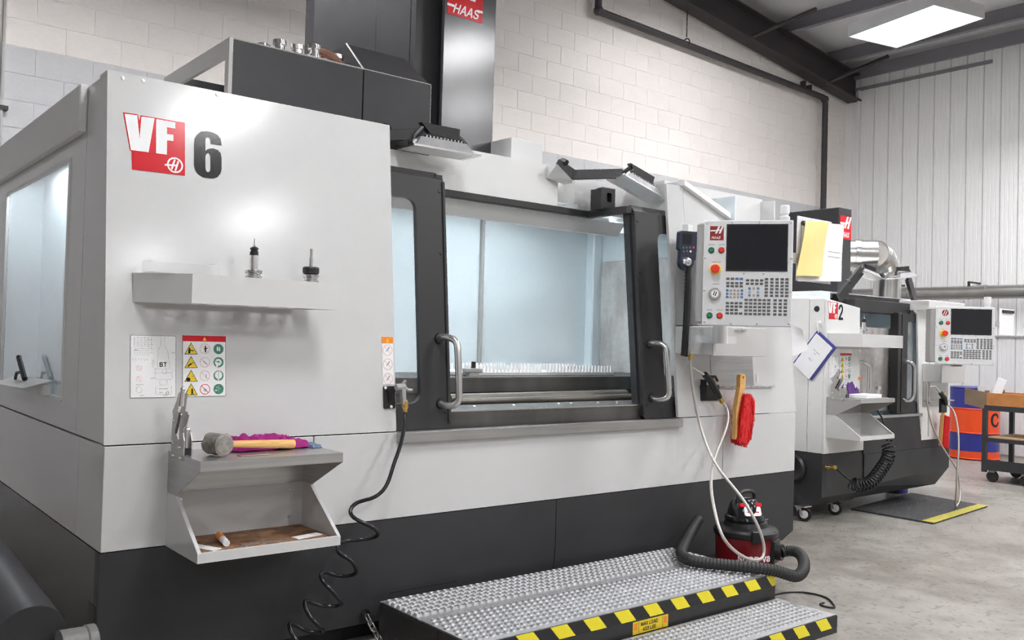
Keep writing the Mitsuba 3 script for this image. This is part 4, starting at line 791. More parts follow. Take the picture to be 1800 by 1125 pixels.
obj('envelope', sheet_([(3.715, -.428, 2.09), (3.95, -.428, 2.105), (3.885, -.432, 1.775), (3.633, -.432, 1.765)], .016), PAPERY, t, smooth=True)
# hand pendant and its cable
t = thing('hand_pendant', 'dark blue hand-held jog pendant hanging left of the console', 'hand pendant')
hp = lambda m: frame(m, (3.03, -0.13, 1.885), (1, -.25, 0), (0.0, -.05, 1))
obj('case', hp(cat_([ext(unary_union([rrect(-.062, .066, -.01, .10, .016), rrect(-.048, .050, -.07, .02, .02), circ(-.004, -.075, .046, 12)]), 'xy', -.03, 0), ext(rrect(.03, .07, -.06, .07, .01), 'xy', -.045, -.02)])), NAVY, t)
obj('display', hp(ext(rrect(-.040, .020, .028, .085, .003), 'xy', 0, .002)), SCREEN, t, smooth=False)
for i, (a, b, m) in enumerate(((-.035, .005, BTNGRN), (-.012, .007, KEYG), (.012, .009, KEYG), (.034, .011, BTNRED), (-.03, -.015, KEYG), (-.008, -.013, KEYG), (.016, -.012, WVINYL))): obj('key', hp(lathe([(0, .003), (.006, .003), (.007, 0), (0, 0)], (a, b, 0), (0, 0, 1), 10)), m, t)
obj('jog_knob', hp(lathe([(0, .04), (.010, .04), (.012, .03), (.022, .024), (.026, .012), (.026, 0), (0, 0)], (-.012, -.072, 0), (0, 0, 1), 18)), SATIN, t)
obj('hook', [box(3.06, 3.10, -.10, -.06, 1.99, 2.03)], WVINYL, t, smooth=False)
cb_ = [(3.03+.006*math.sin(i*1.9)*0, -.12, 1.80-.02*i) for i in range(25)]
obj('cable', [tube([(3.045, -.12, 1.80), (3.045, -.12, 1.70), (3.036, -.12, 1.5), (3.034, -.11, 1.285)], .015, 10, smooth=True), tube([(3.075, -.10, 1.80), (3.085, -.10, 1.6), (3.075, -.10, 1.40), (3.07, -.10, 1.28)], .009, 8, smooth=True)]+[cyl((3.045-.009*i/24, -.12, 1.80-.0205*i), (3.045-.009*i/24, -.12, 1.80-.0205*i-.009), .018, 10) for i in range(24)], BLACK, t)

# work lights on the header
def work_light(arm, head, ex, ey, label, s=1.0, arm_r=0.022):
    t = thing('work_light', label, 'work light')
    fr = lambda m: frame(m, head, ex, ey)     # local: x along the head, y across, z up
    for i in range(len(arm)-1):
        a, b = np.array(arm[i]), np.array(arm[i+1]); d = b-a; L = np.linalg.norm(d); up = np.array([0, 0, 1.0])
        obj('arm', frame(box(-.01, L+.01, -arm_r*.5, arm_r*.5, -arm_r*1.3, arm_r*1.3, .003), a, d, np.cross(up, d)), DARKM, t)
    obj('arm_knob', cyl(np.array(arm[0])*.6+np.array(arm[1])*.4+[0, -.02, .03], np.array(arm[0])*.6+np.array(arm[1])*.4+[0, .02, .05], .018*s, 10), BLACK, t)
    q = lambda pts: [(a*s, b*s, c*s) for a, b, c in pts]
    obj('reflector', fr(hull(q([(-.17, -.08, 0), (.17, -.08, 0), (-.17, .08, 0), (.17, .08, 0), (-.13, -.05, .055), (.13, -.05, .055), (-.13, .05, .055), (.13, .05, .055)]))), GALV, t)
    obj('glass_rim', fr(ext(sg.box(-.19*s, -.10*s, .19*s, .10*s).difference(sg.box(-.16*s, -.075*s, .16*s, .075*s)), 'xy', -.006, .004)), SATIN, t, smooth=False)
    obj('front_glass', fr(box(-.165*s, .165*s, -.08*s, .08*s, -.004, -.001)), WVINYL, t, smooth=False)
    obj('yoke', fr(cat_([hull(q([(-.12, -.02, .13), (.10, -.02, .13), (-.07, -.02, .085), (.10, -.02, .07), (-.12, .02, .13), (.10, .02, .13), (-.07, .02, .085), (.10, .02, .07)])), tube(q([(.08, 0, .10), (.13, 0, .07), (.165, 0, .02)]), .016*s, 6), tube(q([(-.10, 0, .11), (-.14, 0, .06), (-.15, 0, .02)]), .014*s, 6)])), BLACK, t)
    obj('heat_fin', fr(cat_([box(-.10*s+.02*s*i, -.094*s+.02*s*i, -.045*s, .045*s, .054*s, .066*s) for i in range(11)])), SATIN, t, smooth=False)
    obj('power_cable', fr(tube(q([(.10, .02, .10), (.15, .03, .09), (.19, .03, .05), (.18, .02, .01)]), .006, 6, smooth=True)), BLACK, t)
    obj('pivot_bolt', fr(cyl(q([(-.15, -.03, .025)])[0], q([(-.15, .03, .025)])[0], .016*s, 12)), CHROME, t)
work_light([(1.30, 0.52, 2.34), (1.57, 0.38, 2.375)], (1.66, 0.36, 2.295), (1, -.12, -.02), (.12, 1, .05), 'black-yoked floodlight on an arm above the left door of the large machine')
work_light([(2.54, 0.44, 2.37), (2.63, 0.40, 2.315), (2.98, 0.36, 2.365)], (3.10, 0.34, 2.285), (0.92, -.10, -.30), (.1, 1, .0), 'floodlight on a black arm above the right door of the large machine', 0.92)
m1('light_bracket', hull([(2.50, .49, 2.36), (2.50, .40, 2.36), (2.50, .49, 2.29), (2.64, .42, 2.27), (2.64, .49, 2.27), (2.62, .40, 2.285)]), WHITE2, smooth=False)
# slotted plate and small stop on the worktable
t = thing('slotted_plate', 'white slotted fixture plate lying on the worktable inside the large machine', 'fixture plate')
obj('base', box(1.95, 3.11, 0.50, 0.90, 1.1465, 1.166, .002), PLATE, t)
for i in range(42):
    x = 1.985+i*0.0262+(0.03 if i > 20 else 0)
    for ya in (0.51, 0.84): obj('fin', box(x, x+0.0105, ya, ya+0.012, 1.166, 1.204, .0012), WVINYL, t, smooth=False)
t = thing('toe_clamp', 'small dark clamp on the worktable at the left end of the slotted plate', 'clamp')
obj('jaw', [box(1.93, 2.04, 0.44, 0.48, 1.166, 1.190, .004), box(1.955, 2.02, .445, .475, 1.1465, 1.17)], GREYM, t)
obj('bolt', cyl((1.99, .46, 1.185), (1.99, .46, 1.225), .012, 8), BLACK, t)

# ---------------------------------------------------------------- standing platform
def tread(x0, x1, y0, y1, z, rows, stag, r=0.0145, h=0.010, pitch=0.0345):
    hl = []; V = [box(x0, x1, y0, y1, z-0.004, z)]
    nx = int((x1-x0-0.03)/pitch); n = 8; th = np.linspace(0, 2*math.pi, n, endpoint=False); c, s = np.cos(th), np.sin(th)
    ringp = [(r*1.25, 0), (r*.86, h), (r*.62, h*.75), (r*.50, -.0)]; bv = np.vstack([np.stack([a*c, a*s, np.full(n, b)], 1) for a, b in ringp]+[[[0, 0, .0003]]]); F = []
    for k in range(3):
        for j in range(n):
            a, b = k*n+j, k*n+(j+1) % n; F += [(a, b, b+n), (a, b+n, a+n)]
    for j in range(n): F.append((3*n+j, 3*n+(j+1) % n, 4*n))
    F = np.array(F); AV, AF = [], []
    for i in range(rows):
        y = y0+0.016+(i+0.5)*(y1-y0-0.032)/rows
        for k in range(nx):
            x = x0+0.02+pitch*(k+(0.5 if stag and i % 2 else 0.0))
            AV.append(bv+[x, y, z]); AF.append(F+len(bv)*len(AF))
    hv = np.stack([r*.60*c, r*.60*s, np.full(n, .0026)], 1); HF = [(0, j, j+1) for j in range(1, n-1)]
    HVs = [hv+(q[-1]-[0, 0, .0003]) for q in AV]; HFs = [np.array(HF)+n*i for i in range(len(AV))]
    return cat_([V[0]]), trimesh.Trimesh(np.vstack(AV), np.vstack(AF), process=False), trimesh.Trimesh(np.vstack(HVs), np.vstack(HFs), process=False)
def platform(x0, x1, cuts, z, zr, label, rows, tape0):
    t = thing('step_platform', label, 'step')
    y_back, y_front = cuts[0], cuts[-1]
    for (a, b), (n, st) in zip(zip(cuts[:-1], cuts[1:]), rows):
        pl, bumps, holes = tread(x0+.004, x1-.004, b+.012, a-.006, z, n, st, *((.0165, .012, .0365) if n == 6 else (.0115, .007, .0345)))
        p_ = obj('tread', [pl, box(x0, x1, b, b+.012, z-.03, z+.001), box(x0, x1, a-.006, a, z-.03, z)], GALV, t, smooth=False)
        obj('grip_studs', bumps, GALV, p_, kind='stuff', smooth=40)
        if n == 6: obj('dark_stud_discs', holes, BLACK, p_, kind='stuff', smooth=False)  # black discs stand in for the shade inside the punched studs
    obj('front_riser', box(x0, x1, y_front-.004, y_front-.0005, zr, z-.002), DARKM, t, smooth=False)
    for xx in (x0, x1-.004): obj('side_plate', box(xx-.0005, xx+.0045, y_front-.002, y_back, max(zr-.06, 0.0), z-.004), DARKM, t, smooth=False)
    obj('frame_rail', [box(x0+.03, x1-.03, y_back-.05, y_back-.01, z-.10, z-.035), box(x0+.03, x1-.03, y_front+.02, y_front+.06, z-.10, z-.035)], DARKM, t, smooth=False)
    for xx in (x0+.06, (x0+x1)/2, x1-.06):
        for yy in (y_back-.03, y_front+.04): obj('foot', cyl((xx, yy, 0), (xx, yy, z-.03), .018, 12), GREYM, t)
    # hazard tape along the nosing: each slanted stripe a piece of its own
    tp = obj('hazard_tape', box(x0, x1, y_front-.0050, y_front-.0042, z-.056, z-.001), HAZK, t, smooth=False)
    x = x0+tape0; w, g, sl = 0.090, 0.090, 0.050
    while x < x1:
        p_ = sg.Polygon([(x, z-.001), (x+w, z-.001), (x+w+sl, z-.056), (x+sl, z-.056)]).intersection(sg.box(x0, z-.056, x1, z-.001))
        if p_.area > 1e-5: obj('yellow_stripe', ext(p_, 'xz', y_front-.0052, y_front-.0060), HAZY, tp, smooth=False)
        x += w+g
    return t
PU = platform(1.14, 3.04, (-0.055, -0.365, -0.735), 0.20, 0.075, 'galvanised upper step with a grating top and black and yellow tape, against the large machine', ((6, False), (8, True)), 0.02)
platform(1.35, 3.035, (-0.76, -1.085), 0.085, 0.0, 'galvanised lower step with grating and black and yellow tape, in front of the taller step', ((8, True),), 0.06)
obj('gusset', [box(1.135, 1.145, -0.5, -0.06, .02, .19)], DARKM, PU, smooth=False)
lp = obj('load_label', box(2.0, 2.228, -0.7408, -0.7392, 0.082, 0.136), YEL, PU, smooth=False, label='yellow load label on the riser')
obj('lettering', [frame(text('MAX LOAD', .0155, depth=.0006), (2.048, -.7409, .113), (1, 0, 0), (0, 0, 1)), frame(text('450 LBS', .0155, depth=.0006), (2.062, -.7409, .090), (1, 0, 0), (0, 0, 1))], INK, lp, smooth=False)
for q in ((2.036, 2.038, .084, .134), (2.191, 2.193, .084, .134)): obj('label_bar', box(q[0], q[1], -.7412, -.7406, q[2], q[3]), INK, lp, smooth=False)
for q in ((2.200, 2.222, .1, .130), (2.006, 2.028, .1, .130)): obj('label_field', box(q[0], q[1], -.7412, -.7406, q[2], q[3]), ORANGE, lp, smooth=False)
# chain
t = thing('chain', 'short galvanised chain hanging from the hole in the dark base beside the step', 'chain')
P0, P1 = np.array([1.104, -0.008, 0.132]), np.array([1.122, -0.20, 0.022])
pts = [P0+(P1-P0)*i/7+np.array([0, 0, -0.02*math.sin(math.pi*i/7)]) for i in range(8)]
for i in range(7):
    a, b = pts[i], pts[i+1]; d = b-a; L = np.linalg.norm(d); sd = np.cross(d, [0, 0, 1.0]); sd /= np.linalg.norm(sd); nn = np.cross(d/L, sd); w = (sd if i % 2 else nn)*.011; e = d/L*.010
    obj('link', tube([a-e-w*0, a+w, b+w, b+e, b-w, a-w, a-e], .0042, 6), SATIN, t)

# ---------------------------------------------------------------- vacuum cleaner
t = thing('vacuum_cleaner', 'small red and black wet-dry vacuum cleaner on the floor at the end of the step', 'vacuum cleaner')
vx, vy = 3.385, -0.30
obj('drum', lathe([(0, .012), (.155, .012), (.160, .02), (.166, .15), (.170, .28), (.172, .285), (0, .285)], (vx, vy, 0), n=40), VACRED, t)
obj('lid', lathe([(.10, .285), (.176, .283), (.180, .29), (.180, .312), (.170, .325), (.125, .335), (.118, .36), (.10, .365), (0, .365)], (vx, vy, 0), n=40), BLACK, t)
mh = lathe([(0, .36), (.108, .36), (.112, .375), (.108, .39), (.098, .395), (.094, .42), (.082, .46), (.060, .485), (.03, .492), (0, .493)], (vx-.015, vy, 0), n=32)
mo = obj('motor_housing', mh, BLACKG, t)
obj('carry_handle', tube([(vx-.085, vy, .455), (vx-.078, vy, .505), (vx-.05, vy, .522), (vx+.04, vy, .522), (vx+.068, vy, .505), (vx+.07, vy, .455)], .011, 10, smooth=True), BLACK, mo)
dn = np.array([-0.45, -0.89, 0.0]); tn = np.array([0.89, -0.45, 0])
bdg = frame(ext(rrect(-.045, .055, 0, .055, .012), 'xy', -.02, .0), np.array([vx-.015, vy, .405])+dn*.099, tn, (-dn[0]*.45, -dn[1]*.45, 1))
obj('badge', bdg, WVINYL, mo, smooth=False)
obj('badge_band', frame(cat_([ext(rrect(-.065, .065, .052, .074, .006), 'xy', -.03, .003), ext(sg.box(-.03, .018, .04, .03), 'xy', 0, .001)]), np.array([vx-.015, vy, .405])+dn*.099, tn, (-dn[0]*.5, -dn[1]*.5, 1)), RED, mo, smooth=False)
for a in (-.6, 2.5):
    obj('latch', [box(-.03, .03, -.02, .0, .27, .335, .005).apply_transform(trimesh.transformations.rotation_matrix(a, [0, 0, 1])).apply_translation((vx+.172*math.sin(a), vy-.172*math.cos(a), 0))], BLACK, t)
obj('lid_lug', box(vx+.135, vx+.175, vy-.03, vy+.03, .315, .355, .004), BLACK, t)
pd = np.array([.30, -.954, 0]); pd /= np.linalg.norm(pd)
pc = np.array([vx, vy, .21])+pd*.16
obj('port', [cyl(pc, pc+pd*.05, .045, 18), hull([pc+np.array([pd[1]*s, -pd[0]*s, z]) for s in (-.055, .055) for z in (-.07, .07)]+[pc+pd*.02+np.array([pd[1]*s, -pd[0]*s, z]) for s in (-.05, .05) for z in (-.06, .06)])], BLACK, t)
def round_text(s, h, c, R, phi0, z):
    m = text(s, h, depth=.0012); v = np.array(m.vertices); m = m.subdivide_to_size(.02) if hasattr(m, 'subdivide_to_size') else m; v = np.array(m.vertices)
    ph = phi0+v[:, 0]/R; rr = R+v[:, 2]; m.vertices = np.stack([c[0]+rr*np.sin(ph), c[1]-rr*np.cos(ph), z+v[:, 1]], 1); return m
obj('lettering', round_text('shop·vac', .038, (vx, vy), .1672, -1.2, .165), WVINYL, t, smooth=False)
for a in (.3, 2.0, 3.6, 5.2): obj('caster', [cyl((vx+.15*math.cos(a)-.01, vy+.15*math.sin(a), .018), (vx+.15*math.cos(a)+.01, vy+.15*math.sin(a), .018), .018, 12)], BLACK, t)
t = thing('vacuum_hose', 'thick ribbed black vacuum hose lying across the step and back to the vacuum cleaner', 'hose')
VH = [tuple(pc+pd*.045), (3.475, -.55, .225), (3.415, -.64, .225), (3.29, -.74, .215), (3.17, -.805, .205), (3.09, -.815, .200), (3.02, -.775, .222), (2.94, -.72, .238), (2.85, -.62, .243), (2.79, -.53, .243), (2.752, -.43, .243), (2.80, -.33, .244), (2.93, -.225, .247), (3.06, -.15, .27), (3.17, -.10, .31), (3.25, -.07, .34)]
sp_ = spline(VH, .006); rr_ = 0.029+0.0022*np.sin(np.arange(len(sp_))*math.pi/1.5)
obj('hose', tube(sp_, rr_, 14), RUBBER, t, smooth=40)
CD = [(3.02, -.62, .006), (3.37, -.54, .006), (3.50, -.60, .006), (3.52, -.72, .006), (3.44, -.82, .006), (3.38, -.86, .006), (3.36, -.82, .006), (3.42, -.78, .006)]
obj('power_cord', tube(CD, .005, 8, smooth=True), BLACK, None, 'thin black power cord on the floor beyond the end of the step', 'cord', smooth=60)

# ---------------------------------------------------------------- the smaller milling machine behind
M2 = thing('milling_machine', 'smaller white milling machine marked 2 behind the large one, by the white sheeted wall', 'milling machine')
def m2(name, mesh, m, **k): return obj(name, mesh, m, M2, **k)
Y2 = 0.45; X0, X1 = 5.362, 7.40
m2('front_panel', [ext(sg.Polygon([(X0, .535), (5.935, .535), (5.935, .80), (5.868, .84), (5.842, 1.682), (X0, 1.728)]), 'xz', Y2, Y2+.015)], WHITE2, smooth=False)
m2('side_panel', [box(X0, X0+.015, Y2+.018, .60-.002, .535, 1.735, .002)], WHITE2)
m2('side_panel', [box(X0, X0+.015, .60+.002, 2.2, .535, 1.74, .002)], WHITE2)
m2('top_cap', [hull([(X0, Y2, 1.728), (X0, 1.2, 1.735), (5.84, Y2, 1.682), (5.84, 1.2, 1.682), (X0+.05, .6, 1.76), (X0+.05, 1.2, 1.77), (5.5, .6, 1.76)])], WHITE2, smooth=False)
m2('side_knob', [lathe([(0, .01), (.02, .008), (.024, 0)], (X0, .535, 1.655), (-1, 0, 0), 14)], BLACK)
m2('base', [hull([(X0, y, z) for y, z in ((.46, .53), (.46, .20), (.55, .12), (2.2, .12), (2.2, .53))]+[(5.95, y, z) for y, z in ((.46, .53), (.46, .20), (.55, .12), (2.2, .12), (2.2, .53))])], DARK, smooth=False)
m2('center_panel', [hull([(5.937, Y2, .78), (6.885, Y2, .79), (5.937, Y2, .50), (6.885, Y2, .50), (5.937, Y2+.05, .78), (6.885, Y2+.05, .79), (5.937, Y2+.05, .5), (6.885, Y2+.05, .5)])], DARK, smooth=False)
m2('lower_panel', [hull([(x, y, z) for x in (5.952, 7.402) for y, z in ((Y2, .498), (Y2, .24), (.55, .13), (2.2, .13), (2.2, .498))][:5]+[(x, y, z) for x in (7.402,) for y, z in ((Y2, .498), (Y2, .30), (.6, .28), (2.2, .28), (2.2, .498))]+[(7.25, .5, .15), (7.25, 2.2, .15)])], DARK, smooth=False)
m2('right_base', [hull([(6.887, Y2+.001, .565), (7.402, Y2+.001, .565), (6.887, Y2+.001, .50), (7.402, Y2+.001, .5), (6.887, 2.2, .565), (7.402, 2.2, .565), (6.887, 2.2, .5), (7.402, 2.2, .5)])], DARK, smooth=False)
m2('right_panel', [ext(sg.Polygon([(6.887, .568), (7.40, .568), (7.40, 1.79), (6.74, 1.785), (6.74, 1.69), (6.78, 1.66), (6.83, .86)]), 'xz', Y2, Y2+.015), box(7.385, 7.40, Y2+.015, 2.2, .568, 1.79)], WHITE2, smooth=False)
m2('right_top', [box(6.74, 7.40, .33, Y2+.3, 1.70, 1.788, .004)], WHITE2)
m2('panel_fold', [box(6.995, 7.01, Y2-.012, Y2, .60, 1.70, .003)], WHITE, smooth=20)
m2('door_header', [box(5.845, 6.76, .50, .60, 1.655, 1.76, .004), box(5.845, 6.76, .60, .70, 1.70, 1.80)], DARKM)
m2('door_post', [ext(sg.Polygon([(5.842, 1.67), (5.868, 1.67), (5.895, .83), (5.868, .83)]), 'xz', Y2+.02, Y2+.05)], DARKM, smooth=False)
# interior
m2('cabin_back', box(5.6, 7.3, 1.30, 1.32, .6, 1.80), INNER, smooth=False)
m2('stained_sheet', [box(5.875, 6.60, .555, .565, .83, 1.535, .002)], PANELS, smooth=False)
m2('cabin_side', box(7.10, 7.12, .55, 1.3, .6, 1.80), INNER, smooth=False)
m2('cabin_left', box(5.55, 5.57, .55, 1.3, .6, 1.80), INNER, smooth=False)
m2('cabin_top', [box(5.55, 7.12, .62, 1.3, 1.80, 1.81)], WHITE2, smooth=False)
ls = m2('unseen_light_strip', [box(5.9, 6.9, .66, .74, 1.775, 1.80)], WHITE2, smooth=False)
obj('unseen_tube_light', down(5.95, 6.85, .67, .73, 1.774), FIXT, ls, smooth=False, emitter=emit(UNSEEN_STRIP*1.2))  # unseen strip, placed to light the cabin of the smaller machine
m2('worktable', [box(6.60, 7.05, .56, .90, .83, .90, .004), box(5.9, 6.6, .575, .90, .83, .90, .004)], STEEL)
m2('door_sill', box(5.93, 6.885, Y2-.01, Y2+.02, .782, .806, .003), STEEL)
d2 = m2('sliding_door', [ext(rrect(6.50, 7.05, .81, 1.672, .02).difference(rrect(6.655, 6.98, .90, 1.60, .03)), 'xz', Y2+.02, Y2+.045), box(6.468, 6.52, Y2+.005, Y2+.08, .81, 1.67, .004), box(6.545, 6.575, Y2+.012, Y2+.02, .82, 1.66, .004)], DARKM)
obj('window_pane', box(6.64, 6.99, Y2+.03, Y2+.034, .88, 1.61), GLASS, d2, smooth=False)
def loop_handle(x, y, z0, z1, s):
    return tube([(x, y, z1), (x+.012, y-.05, z1+.008), (x+.035, y-.075, z1-.02), (x+.04, y-.08, z1-.07), (x+.04, y-.08, z0+.07), (x+.035, y-.075, z0+.02), (x+.012, y-.05, z0-.008), (x, y, z0)], .0165, 12, smooth=True, step=.015)
obj('handle', loop_handle(6.60, Y2+.03, .93, 1.245, 1), CHROME, d2, smooth=60)
m2('door_handle', loop_handle(5.862, Y2+.02, .96, 1.235, 1), CHROME, smooth=60)
# column, badge
mc = m2('column_cover', [box(6.41, 6.62, 1.0, 1.55, 1.70, 2.615, .004), box(6.62, 6.9, 1.15, 1.6, 1.70, 2.08)], DARK)
bq, bh = badge(6.425, 6.612, 2.335, 2.545)
bd = m2('maker_badge', ext(bq, 'xz', 0.9985, 0.9965), RED, smooth=False, label='red maker badge on the column')
obj('slanted_letter', ext(bh, 'xz', 0.9965, 0.995), WVINYL, bd, smooth=False)
obj('lettering', frame(slant_text('HAAS', 0, 0, .045, .12), (6.45, .9965, 2.355), (1, 0, 0), (0, 0, 1)), WVINYL, bd, smooth=False)
# nameplate, labels
lx = lambda p: sa.translate(sa.scale(p, .62, .62, origin=(0.06, 1.953)), 5.375-0.06, 1.577-1.953)
y2 = Y2-.001
lg = obj('nameplate', ext(lx(sg.Polygon(REDP).difference(sg.Polygon(V_)).difference(sg.Polygon(F_))), 'xz', y2, y2-.0012), RED, M2, smooth=False, label='red VF nameplate')
for q in (V_, F_): obj('letter', ext(lx(sg.Polygon(q)), 'xz', y2, y2-.0014), WVINYL, lg, smooth=False)
obj('emblem', ext(lx(EMBLEM), 'xz', y2-.0012, y2-.002), WVINYL, lg, smooth=False)
tm = text('2', .115, True); v = np.array(tm.vertices); v[:, 0] = (v[:, 0]-v[:, 0].min())*.062/np.ptp(v[:, 0]); tm.vertices = v
obj('number_two', frame(tm, (5.530, Y2-.001, 1.578), (1, 0, 0), (0, 0, 1)), INK, M2, smooth=False)
warning_label(M2, 5.565, 5.725, 1.110, 1.315, Y2-.001, False)
holder_label(M2, 5.405, 5.545, 1.115, 1.29, Y2-.001, False)
obj('caution_strip', box(5.835, 5.872, Y2-.002, Y2-.001, 1.10, 1.128), ORANGE, M2, smooth=False)
# casters and feet
for x, y in ((5.33, .60), (5.80, .62), (5.36, 1.9)):
    c = m2('caster', [box(x-.05, x+.05, y-.045, y+.045, .112, .122), hull([(x-.028, y, .112), (x-.028, y+.05, .112), (x-.025, y-.02, .05), (x-.025, y+.02, .05), (x-.032, y, .112), (x-.032, y+.05, .112), (x-.03, y-.02, .05), (x-.03, y+.02, .05)]), hull([(x+.028, y, .112), (x+.028, y+.05, .112), (x+.025, y-.02, .05), (x+.025, y+.02, .05), (x+.032, y, .112), (x+.032, y+.05, .112), (x+.03, y-.02, .05), (x+.03, y+.02, .05)])], SATIN)
    obj('wheel', [rot(lathe([(.018, -.018), (.05, -.018), (.055, -.012), (.055, .012), (.05, .018), (.018, .018)], (0, 0, 0), (1, 0, 0), 24), 25, (0, 0, 1)).apply_translation((x, y-.012, .0555))], BLACK, c)
    obj('hub', [rot(lathe([(0, -.02), (.03, -.02), (.034, -.016), (.034, .016), (.03, .02), (0, .02)], (0, 0, 0), (1, 0, 0), 20), 25, (0, 0, 1)).apply_translation((x, y-.012, .0555))], PANELFACE, c)
m2('levelling_foot', [cyl((7.42, .95, 0), (7.42, .95, .16), .10, 20)], BLUEV)
m2('levelling_foot', [cyl((6.2, 1.9, 0), (6.2, 1.9, .14), .07, 16)], DARKM)
pf = m2('side_fan', [lathe([(.05, 0), (.105, 0), (.11, .03), (.095, .05), (.05, .03), (0, .03)], (X0-.0, .70, .40), (-1, 0, 0), 24)], BLACK)
# shelf, tray, fixture, tool holders
tool_shelf((5.375, Y2, 1.368), 0.78, 0.20, 0.10, 'white bent-metal tool shelf on the smaller machine, one tool holder on top')
tool_holder((5.715, Y2-.11, 1.468), 'tool holder with a long thin cutter on the shelf of the smaller machine', 0)
work_tray((5.385, Y2-.001, 0.975), 0.50, 0.285, 'grey work shelf over a white bin on the smaller machine, purple rag on top', .88, GREYM, WHITE, False)
tightening_fixture((5.385, Y2-.02, 0.9755), 'grey tool tightening fixture on the work shelf of the smaller machine', .85)
obj('rag', cloth(5.50, 5.68, Y2-.13, Y2-.02, 0.977, 0.10, 31, 26, 18), PURPLE, None, 'crumpled purple rag on the work shelf of the smaller machine', 'rag', smooth=True)
obj('paper_stack', [rot(box(-.13, .13, -.07, .07, 0, .030, .004), 4, (0, 0, 1)).apply_translation((5.60, Y2-.20, .976))], PAPER, None, 'stack of white paper on the work shelf of the smaller machine', 'paper', smooth=False)
t = thing('caliper_block', 'small dark gauge block with a bright post on the end of the work shelf', 'gauge')
obj('base', box(5.775, 5.85, Y2-.20, Y2-.15, .976, 1.0, .003), BLACK, t); obj('post', [cyl((5.845, Y2-.17, .98), (5.845, Y2-.17, 1.05), .009, 10), box(5.82, 5.865, Y2-.18, Y2-.16, 1.035, 1.06)], SATIN, t)
obj('orange_tag', box(5.45, 5.55, Y2-.22, Y2-.15, .668, .675, .002), ORANGE, None, 'orange tag lying in the bin of the smaller machine', 'tag')
# console 2
C2 = (6.185, .05, 1.240)
con2, fr2 = console((6.02, -.08, 1.252), -0.8, .435, .447, 'control console with dark screen on the smaller machine, in front of the white sheeted wall', 0.9, 1)
t = thing('console_arm', 'grey and white bracket box under the console of the smaller machine', 'bracket')
obj('arm_box', box(6.88, 7.31, .285, Y2-.002, 1.082, 1.240, .003), WHITE2, t)
obj('front_plate', box(6.88, 7.315, .279, .285, 1.079, 1.242, .002), PLATE, t); obj('latch', box(7.05, 7.13, .270, .279, 1.222, 1.230), SATIN, t)
obj('swivel', [cyl((6.27, -.13, 1.236), (6.27, -.13, 1.274), .04, 16), hull([(x, y, z) for x, y in ((6.25, -.10), (6.30, -.16), (6.92, .30), (6.97, .29)) for z in (1.236, 1.256)])], GREYM, t)
t = thing('signal_beacon', 'white-capped beacon on the console of the smaller machine', 'beacon light')
bc = np.array(fr2(trimesh.Trimesh([(0.40, 0.444, -0.06)]*3, [(0, 1, 2)], process=False)).vertices[0])
obj('base', lathe([(0, 0), (.024, 0), (.024, .04), (0, .04)], bc-[0, 0, .005], n=16), PANELFACE, t); obj('cap', lathe([(0, .04), (.026, .04), (.026, .09), (0, .092)], bc-[0, 0, .005], n=16), WVINYL, t)
t = thing('clipboard', 'pale clipboard with a black clip right of the smaller console', 'clipboard')
obj('board', box(6.62, 6.885, -.30, -.295, 1.492, 1.705, .002), PAPER, t); obj('clip', box(6.66, 6.86, -.315, -.30, 1.672, 1.696, .003), BLACK, t); obj('arm', [box(6.36, 6.66, -.295, -.27, 1.56, 1.60)], GREYM, t)
# floodlights of the smaller machine
work_light([(5.66, .52, 1.76), (5.93, .50, 1.995)], (6.02, .48, 1.955), (1, -.15, -.20), (.1, 1, 0), 'left floodlight above the smaller machine, on a slanting black arm', .62, .03)
work_light([(6.86, .52, 1.79), (6.70, .50, 1.975)], (6.56, .47, 1.975), (1, -.1, .12), (.1, 1, 0), 'right floodlight above the smaller machine, its arm leaning left', .72, .03)
# air line and gun of the smaller machine
t = thing('air_gun', 'black air gun hanging below the console of the smaller machine', 'air gun')
obj('nozzle', tube([(6.50, .20, 1.055), (6.60, .20, 1.06), (6.72, .20, .99)], .008, 8), SATIN, t); obj('body', [tube([(6.70, .20, 1.00), (6.77, .20, .955), (6.80, .20, .90)], [.018, .022, .016], 10), box(6.76, 6.86, .22, .24, .83, .95)], BLACK, t)
m2('splash_plate', box(6.89, 7.35, Y2-.006, Y2-.001, .86, 1.08), STEEL, smooth=False)
m2('peg_rail', [box(6.92, 7.38, Y2-.05, Y2-.001, .905, .915)], GREYM, smooth=False)
t = thing('bench_brush', 'small red brush hanging beside the blue drum on the smaller machine', 'brush')
obj('handle', [ext(rrect(7.105, 7.135, .78, .99, .01), 'xz', .36, .385), ext(sg.Polygon([(7.10, .80), (7.135, .80), (7.10, .52), (7.07, .52)]), 'xz', .36, .385)], WOOD, t)
obj('bristles', cat_([tube([(7.11-.03*f, .372+.008*j, .78-.25*f), (7.185-.02*f, .372+.012*j, .765-.27*f)], [.010, .008], 4) for f in np.linspace(0, 1, 22) for j in (-2, -1, 0, 1, 2)]), BRUSHR, t, kind='stuff', smooth=False)
t = thing('braided_hose', 'pale air hose looping from the gun of the smaller machine down to the mat', 'hose')
S2 = [(6.80, .20, .90), (6.835, .16, .86), (6.80, .10, .725), (6.74, .06, .54), (6.72, .06, .351), (6.80, .10, .17), (6.95, .17, .03), (7.08, .20, .08), (7.12, .22, .16), (7.08, .22, .30), (6.86, .20, .46), (6.58, .17, .655), (6.42, .16, .85), (6.39, .16, 1.08)]
obj('hose', tube(S2, .0075, 8, smooth=True), HOSEW, t, smooth=60)
t = thing('coiled_hose', 'black coiled air hose sagging in front of the dark base of the smaller machine', 'hose')
